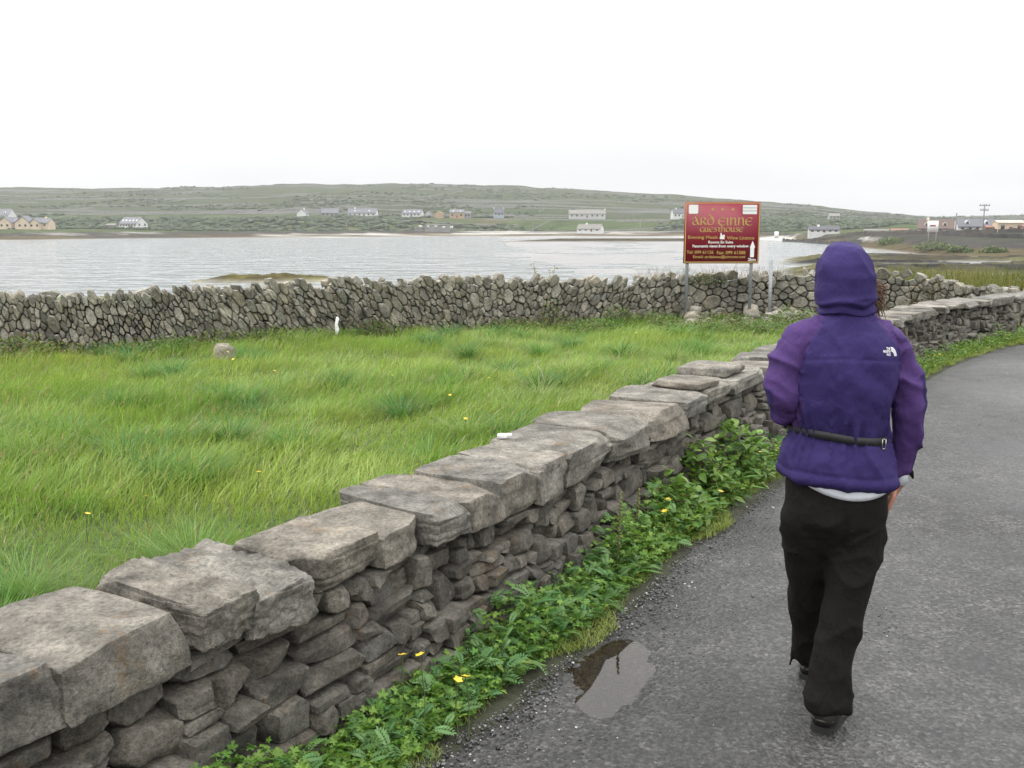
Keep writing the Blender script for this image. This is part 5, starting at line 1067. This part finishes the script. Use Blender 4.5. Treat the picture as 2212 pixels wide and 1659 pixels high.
a_ = jm.attributes.new('tint', 'FLOAT_COLOR', 'POINT'); c4 = np.ones((len(co), 4), np.float32); c4[:, :3] = cj; a_.data.foreach_set('color', c4.ravel())
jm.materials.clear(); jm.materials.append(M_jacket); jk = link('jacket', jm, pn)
bvh = BVHTree.FromPolygons([tuple(q) for q in co], [tuple(p.vertices) for p in jm.polygons])
# ---- hood ----------------------------------------------------------------------
hood = loft([(.010, .012, 1.415, .086, .082, YW), (.010, .010, 1.435, .087, .086, YW), (.008, .008, 1.455, .086, .086, YW), (.006, .004, 1.485, .091, .098, YW), (.004, .006, 1.53, .0955, .110, YW), (.004, .012, 1.575, .0955, .118, YW), (.003, .018, 1.612, .090, .115, YW), (.002, .024, 1.645, .074, .098, YW), (.001, .030, 1.667, .060, .075, YW), (.001, .034, 1.677, .035, .045, YW)], 44, 2.35)
hm, co, no = remesh(*merge([hood]), .005, 5); x, y, z = co.T
# hollow the face opening (front) by pushing it inward
fr = smooth01((y-.055)/.05)*smooth01((z-1.465)/.03)*smooth01((1.645-z)/.03); co[:, 1] -= fr*.075; 
d = .014*ridged(np.stack([x*6, y*5, z*17+x*4], 1), 13)*smooth01((1.56-z)/.1)+.009*ridged(np.stack([x*9+z*7, y*9, z*9], 1), 14)+.003*vn(np.stack([x*22, y*22, z*30], 1), 15)
for zc, am in ((1.462, .005), (1.449, -.006), (1.436, .004), (1.480, -.006), (1.497, .004)): d += am*np.exp(-((z-zc-.10*(x-.0)+.010*np.sin(x*40))/.007)**2)
co = co+no*d[:, None]; setco(hm, co); a_ = hm.attributes.new('tint', 'FLOAT_COLOR', 'POINT'); c4 = np.ones((len(co), 4), np.float32); c4[:, :3] = J_in; a_.data.foreach_set('color', c4.ravel())
hm.materials.clear(); hm.materials.append(M_jacket); hd = link('hood', hm, jk)
# ---- logo: half-dome arcs with three stacked words, embroidered in white ---------
def on_back(px, pz, lift=.0022):
    h_ = bvh.ray_cast(Vector((px, -.6, pz)), Vector((0, 1, 0))); return (px, (h_[0].y if h_[0] else -.12)-lift, pz)
lw, lh, lx, lz = .052, .030, .128, 1.338; tl_ = -.10; Vl, Fl = [], []
def lquad(P): 
    k = len(Vl); Vl.extend([on_back(lx+a*lw, lz+b_*lh+tl_*a*lw) for a, b_ in P]); Fl.append(tuple(range(k, k+len(P))))
for r0, r1 in ((.52, .66), (.72, .84), (.88, 1.0)):
    for k in range(8):
        g0, g1 = R(90*k/8), R(90*(k+1)/8); lquad([(.0+r0*.5*math.sin(g0), -.45+r0*math.cos(g0)*.95), (r1*.5*math.sin(g0), -.45+r1*math.cos(g0)*.95), (r1*.5*math.sin(g1), -.45+r1*math.cos(g1)*.95), (r0*.5*math.sin(g1), -.45+r0*math.cos(g1)*.95)])
lg = link('logo', mesh('logo', Vl, Fl, M_wpaint), jk)
for wtxt, xa, xb, zb2, zt in (('THE', -.36, -.06, .16, .44), ('NORTH', -.62, -.06, -.14, .13), ('FACE', -.36, -.06, -.45, -.18)):
    cu = bpy.data.curves.new('text', 'FONT'); cu.body = wtxt; cu.offset = .03; cu.resolution_u = 2; o = bpy.data.objects.new('t', cu); col.objects.link(o)
    me = bpy.data.meshes.new_from_object(o.evaluated_get(bpy.context.evaluated_depsgraph_get())); bpy.data.objects.remove(o); n = len(me.vertices); c3 = np.zeros(n*3); me.vertices.foreach_get('co', c3); c3 = c3.reshape(-1, 3); mn, mxx = c3.min(0), c3.max(0)
    me.vertices.foreach_set('co', np.array([on_back(lx+(xa+(q[0]-mn[0])/(mxx[0]-mn[0])*(xb-xa))*lw, lz+(zb2+(q[1]-mn[1])/(mxx[1]-mn[1])*(zt-zb2))*lh+tl_*(xa+(q[0]-mn[0])/(mxx[0]-mn[0])*(xb-xa))*lw) for q in c3], np.float32).ravel()); me.materials.clear(); me.materials.append(M_wpaint); me.update(); link('lettering', me, lg)
# ---- waist strap with buckle ------------------------------------------------------
V, F = [], []; nb = 72
for k in range(nb):
    g = 2*math.pi*k/nb
    for dz, dr in ((-.0135, .004), (-.012, .0075), (.012, .0075), (.0135, .004)):
        X_ = math.cos(g+0); h_ = bvh.ray_cast(Vector((.6*math.cos(g), .6*math.sin(g), 1.048-.09*.16*math.cos(g))), Vector((-math.cos(g), -math.sin(g), 0)))
        rr_ = .155 if h_[0] is None else min(math.hypot(h_[0].x, h_[0].y), .155*1.06); V.append(((rr_+dr)*math.cos(g), (rr_+dr)*math.sin(g), 1.048-.09*.16*math.cos(g)+dz))
Va = np.array(V).reshape(nb, 4, 3); rad_ = np.hypot(Va[..., 0], Va[..., 1]); sm_ = sum(np.roll(rad_, k, 0) for k in range(-5, 6))/11; Va[..., :2] *= (np.maximum(sm_, rad_*.99)/rad_)[..., None]; V = Va.reshape(-1, 3)
for k in range(nb):
    for j in range(3): F.append((k*4+j, ((k+1) % nb)*4+j, ((k+1) % nb)*4+j+1, k*4+j+1))
st = link('waist_strap', mesh('waist_strap', V, F, M_strap, True), pn)
g = R(-42); bc = Vector((.158*math.cos(g)+.012, .130*math.sin(g)-.018, 1.030))
parts = [tube([bc+Vector((sx*.006, 0, -.016)), bc+Vector((sx*.006, 0, .016))], .0022, 6) for sx in (-1, 1)]+[tube([bc+Vector((-.006, 0, sz)), bc+Vector((.006, 0, sz))], .0022, 6) for sz in (-.016, .016)]
link('buckle', mesh('buckle', *merge(parts), M_metal, True), st)
# ---- shirt tail --------------------------------------------------------------------
sh = loft([(.010, .0, .845, .186, .128, YW), (.010, .0, .86, .191, .134, YW), (.010, .0, .93, .190, .134, YW), (.008, .0, .97, .17, .11, YW)], 60, 2.3); Vv = sh[0].copy()
low = Vv[:, 2] < .9; xr = (Vv[:, 0]-.03)/.19; Vv[low, 2] += .060*np.clip(np.abs(xr[low]), 0, 1)**2.0-.002; link('shirt', mesh('shirt', Vv, sh[1], M_shirt, True), pn)
# ---- trousers -------------------------------------------------------------------------
hip = loft([(.006, .0, .62, .05, .05, YW), (.006, .0, .68, .11, .085, YW), (.006, .0, .74, .172, .118, YW), (.006, .0, .78, .182, .124, YW), (.006, -.002, .82, .185, .126, YW), (.006, 0, .88, .183, .124, YW), (.006, 0, .93, .16, .105, YW)], 44, 2.2)
legR = tube([(.088, -.005, .80), (.088, -.012, .70), (.078, -.018, .60), (.058, -.022, .49), (.036, -.03, .38), (.016, -.04, .27), (.004, -.046, .17), (.0, -.05, .12), (-.002, -.05, .078)], [.092, .098, .092, .084, .078, .073, .073, .078, .080], 28)
legL = tube([(-.086, .01, .80), (-.080, .04, .70), (-.058, .09, .59), (-.030, .145, .48), (-.008, .20, .37), (.018, .27, .25), (.045, .34, .16), (.058, .372, .11)], [.092, .097, .090, .084, .078, .072, .070, .072], 28)
flap = tube([(.0, .36, .16), (-.012, .365, .10), (-.022, .37, .05)], [.016, .012, .003], 8)
tm, co, no = remesh(*merge([hip, legR, legL, flap]), .0075, 14); x, y, z = co.T
d = .012*ridged(np.stack([x*5+z*2.5, y*5, z*7-x*5], 1), 23)*smooth01((.84-z)/.1)+.005*vn(np.stack([x*12, y*12, z*15+x*8], 1), 24)
d += .010*ridged(np.stack([x*6, y*6, z*20+x*10], 1), 25)*smooth01((.25-z)/.1)+.008*ridged(np.stack([x*4, y*5, z*17-x*6], 1), 26)*np.exp(-((z-.66)/.06)**2)
seat = -.010*np.exp(-((x-.005-(.76-z)*.08)/.012)**2)*smooth01((.84-z)/.08)*(z > .66)*(y < 0); d = d+seat
co = co+no*(d-.006)[:, None]; co[:, 2] = np.maximum(co[:, 2], .022); setco(tm, co); tm.materials.clear(); tm.materials.append(M_trous); link('trousers', tm, pn)
# ---- shoes ----------------------------------------------------------------------------
def shoe(hx, hy, yaw):
    t0 = Vector((math.sin(yaw), math.cos(yaw), 0)); pr_ = []
    for (l_, w_, h_, z_) in ((-.005, .026, .034, .040), (.01, .040, .046, .050), (.05, .042, .055, .056), (.10, .039, .044, .047), (.15, .045, .036, .04), (.20, .046, .030, .034), (.24, .038, .024, .029), (.265, .018, .014, .022)): pr_.append((l_, w_, h_, z_))
    V, F = tube([Vector((hx, hy, 0))+t0*l_+Vector((0, 0, z_)) for l_, w_, h_, z_ in pr_], [(w_, h_) for l_, w_, h_, z_ in pr_], 18); V[:, 2] = np.maximum(V[:, 2], .012)
    u_ = link('shoe', mesh('shoe', V, F, M_shoe, True), pn)
    out_ = [Vector((hx, hy, 0))+t0*l_+Vector((t0.y, -t0.x, 0))*(w_*1.08) for l_, w_, h_, z_ in pr_]+[Vector((hx, hy, 0))+t0*l_-Vector((t0.y, -t0.x, 0))*(w_*1.08) for l_, w_, h_, z_ in pr_[::-1]]
    n = len(out_); V = [(p.x, p.y, z_) for z_ in (.001, .022) for p in out_]; F = [(i, (i+1) % n, n+(i+1) % n, n+i) for i in range(n)]+[tuple(range(n))[::-1], tuple(range(n, 2*n))]
    link('sole', mesh('sole', V, F, M_sole), u_)
    ts_ = [Vector((hx, hy, .052))+t0*(-.012+.03*(1-math.cos(a)))+Vector((t0.y, -t0.x, 0))*.040*math.sin(a) for a in np.linspace(-1.4, 1.4, 9)]; V, F = tube(ts_, .005, 6); link('heel_trim', mesh('heel_trim', V, F, M_trim, True), u_)
shoe(-.030, -.085, R(34)); shoe(.052, .335, R(22))
# ---- body: one continuous surface (head, neck, trunk, limbs, hands) ----------------------
def fingers(wrist, fwd_, side_, up_, curl=.5):
    fwd_, side_, up_ = (Vector(v).normalized() for v in (fwd_, side_, up_)); w_ = Vector(wrist); pr_ = []
    pr_.append(tube([w_-fwd_*.03, w_, w_+fwd_*.03, w_+fwd_*.075], [(.020, .026), (.022, .029), (.018, .036), (.015, .038)], 14) if False else tube([w_-fwd_*.03, w_+fwd_*.02, w_+fwd_*.05, w_+fwd_*.082], [.023, .025, .025, .020], 14))
    for k, (o_, ln) in enumerate(((-.030, .068), (-.010, .078), (.010, .072), (.029, .056))):
        p0 = w_+fwd_*.07+side_*o_; d1 = (fwd_-up_*curl*.6).normalized(); d2 = (fwd_*.5-up_*curl*1.4).normalized(); d3 = (fwd_*.0-up_*curl*1.8).normalized(); p1 = p0+d1*ln*.45; p2 = p1+d2*ln*.32; p3 = p2+d3*ln*.25; pr_.append(tube([p0-fwd_*.02, p0, p1, p2, p3], [.0105, .0105, .0095, .0088, .007], 10))
    p0 = w_+fwd_*.02-side_*.022; d1 = (fwd_*.6-side_*.7-up_*.3).normalized(); pr_.append(tube([p0, p0+d1*.032, p0+d1*.05+fwd_*.02, p0+d1*.06+fwd_*.04], [.013, .012, .0105, .008], 10)); return pr_
prims = [loft([(.006, .0, .72, .15, .10, YW), (.006, 0, .85, .165, .108, YW), (.004, 0, 1.03, .132, .088, YW), (0, -.004, 1.20, .155, .100, YW), (0, 0, 1.33, .145, .09, YW), (.004, 0, 1.40, .08, .07, YW)], 28),
         tube([(.004, .012, 1.36), (.004, .015, 1.46), (.004, .03, 1.50)], [.055, .052, .055], 16),
         loft([(.004, .045, 1.452, .035, .04, YW), (.004, .035, 1.475, .056, .065, YW), (.004, .025, 1.52, .070, .085, YW), (.004, .018, 1.57, .075, .093, YW), (.004, .015, 1.61, .070, .086, YW), (.004, .015, 1.64, .048, .06, YW), (.004, .015, 1.652, .02, .03, YW)], 28),
         tube([(-.085, .0, 1.37), (-.165, .0, 1.35), (-.196, -.012, 1.2), (-.19, .0, 1.14), (-.15, .09, 1.125), (-.075, .22, 1.165)], [.04, .052, .042, .038, .034, .026], 14), tube([(.085, .0, 1.37), (.17, .0, 1.35), (.22, -.015, 1.2), (.240, -.010, 1.08), (.246, .012, .97), (.242, .036, .875)], [.04, .052, .042, .038, .032, .025], 14),
         tube([(.085, -.005, .80), (.075, -.018, .60), (.056, -.022, .47), (.016, -.04, .27), (.0, -.055, .09)], [.08, .072, .055, .048, .036], 16), tube([(-.083, .01, .80), (-.056, .09, .59), (-.028, .15, .47), (.02, .27, .25), (.058, .38, .085)], [.08, .072, .055, .048, .036], 16),
         tube([(-.003, -.06, .06), (.03, -.01, .045), (.09, .09, .03)], [.03, .033, .025], 12), tube([(.055, .37, .06), (.085, .43, .045), (.125, .53, .03)], [.03, .033, .025], 12)]
fz = Vector((math.sin(-YW), math.cos(-YW), 0)); hc = Vector((.004, .02, 1.535))
prims += [tube([hc+fz*.078+Vector((0, 0, .028)), hc+fz*.098+Vector((0, 0, -.005)), hc+fz*.08+Vector((0, 0, -.018))], [.008, .013, .008], 8), tube([hc+fz*.072+Vector((-.028, .01, .03)), hc+fz*.084+Vector((0, 0, .034)), hc+fz*.072+Vector((.028, -.01, .03))], .009, 8), tube([hc+fz*.074+Vector((-.02, 0, -.045)), hc+fz*.083+Vector((0, 0, -.042)), hc+fz*.074+Vector((.02, 0, -.045))], .008, 8)]
for sx in (-1, 1): prims.append(tube([Vector((.004+sx*.070, .01, 1.55)), Vector((.004+sx*.079, .005, 1.535)), Vector((.004+sx*.072, .01, 1.51))], [.008, .013, .008], 8))
prims += fingers((.241, .038, .862), (-.42, .22, -.8), (.3, .9, 0), (-.6, .2, .75), .35); prims += fingers((-.07, .23, 1.17), (.7, .7, .1), (0, -.2, 1), (.6, -.6, .2), .5)
bm2, co, no = remesh(*merge(prims), .0045, 3); setco(bm2, co); bm2.materials.clear(); bm2.materials.append(M_skin); bd2 = link('body', bm2, pn)
M_eye = plain('eye_white', (.75, .73, .7), .2); M_iris = plain('iris', (.08, .05, .03), .2)
for sx in (-1, 1):
    ec = hc+fz*.072+Vector((math.cos(YW), math.sin(YW), 0))*sx*.031+Vector((0, 0, .012)); Pv, Fv = cube_grid(5); Pv = Pv/np.linalg.norm(Pv, axis=1, keepdims=True)*.012; e_ = link('eye', mesh('eye', Pv, Fv, M_eye, True), bd2, ec); link('iris', mesh('iris', Pv*.55, Fv, M_iris, True), e_, fz*.0075)
# ---- inner cuff of the right sleeve -------------------------------------------------------
V, F = tube([(.246, .024, .93), (.244, .030, .905), (.243, .036, .868)], [.034, .036, .035], 22); link('shirt_cuff', mesh('shirt_cuff', V, F, M_shirt, True), pn)
tb = tube([(.266, .015, .925), (.279, .012, .905), (.286, .010, .886)], [(.012, .018), (.009, .018), (.003, .008)], 10); link('cuff_tab', mesh('cuff_tab', *merge([tb]), M_trous, True), jk)
# ---- hair blown out of the hood --------------------------------------------------------------
prt = []; hr = random.Random(5)
for k in range(260):
    a = Vector((.082+hr.uniform(-.01, .012), .075+hr.uniform(-.02, .03), 1.46+hr.uniform(0, .08))); ln = hr.uniform(.5, 1.15); e1 = a+Vector((.045*ln, hr.uniform(-.02, .02), hr.uniform(.0, .025))); e2 = e1+Vector((.028*ln, hr.uniform(-.02, .02), hr.uniform(-.035, .012))); e3 = e2+Vector((hr.uniform(-.014, .012), hr.uniform(-.015, .015), -hr.uniform(.008, .035)))
    prt.append(tube([a, e1, e2, e3], [.0020, .0019, .0016, .0005], 4))
link('hair', mesh('hair', *merge(prt), M_hair, True), bd2)

# ================================================================== haze: the damp air over the bay
m = bpy.data.materials.new('damp_air'); m.use_nodes = True; nt = m.node_tree; nt.nodes.clear(); om = nt.nodes.new('ShaderNodeOutputMaterial'); pv = nt.nodes.new('ShaderNodeVolumePrincipled'); pv.inputs['Color'].default_value = (.93, .95, .97, 1); pv.inputs['Density'].default_value = .00020; pv.inputs['Anisotropy'].default_value = .2; nt.links.new(pv.outputs[0], om.inputs['Volume'])
v, f = box(-3400, 3600, -40, 2700, -32, 75); link('haze', mesh('haze', v, f, m), kind='stuff')
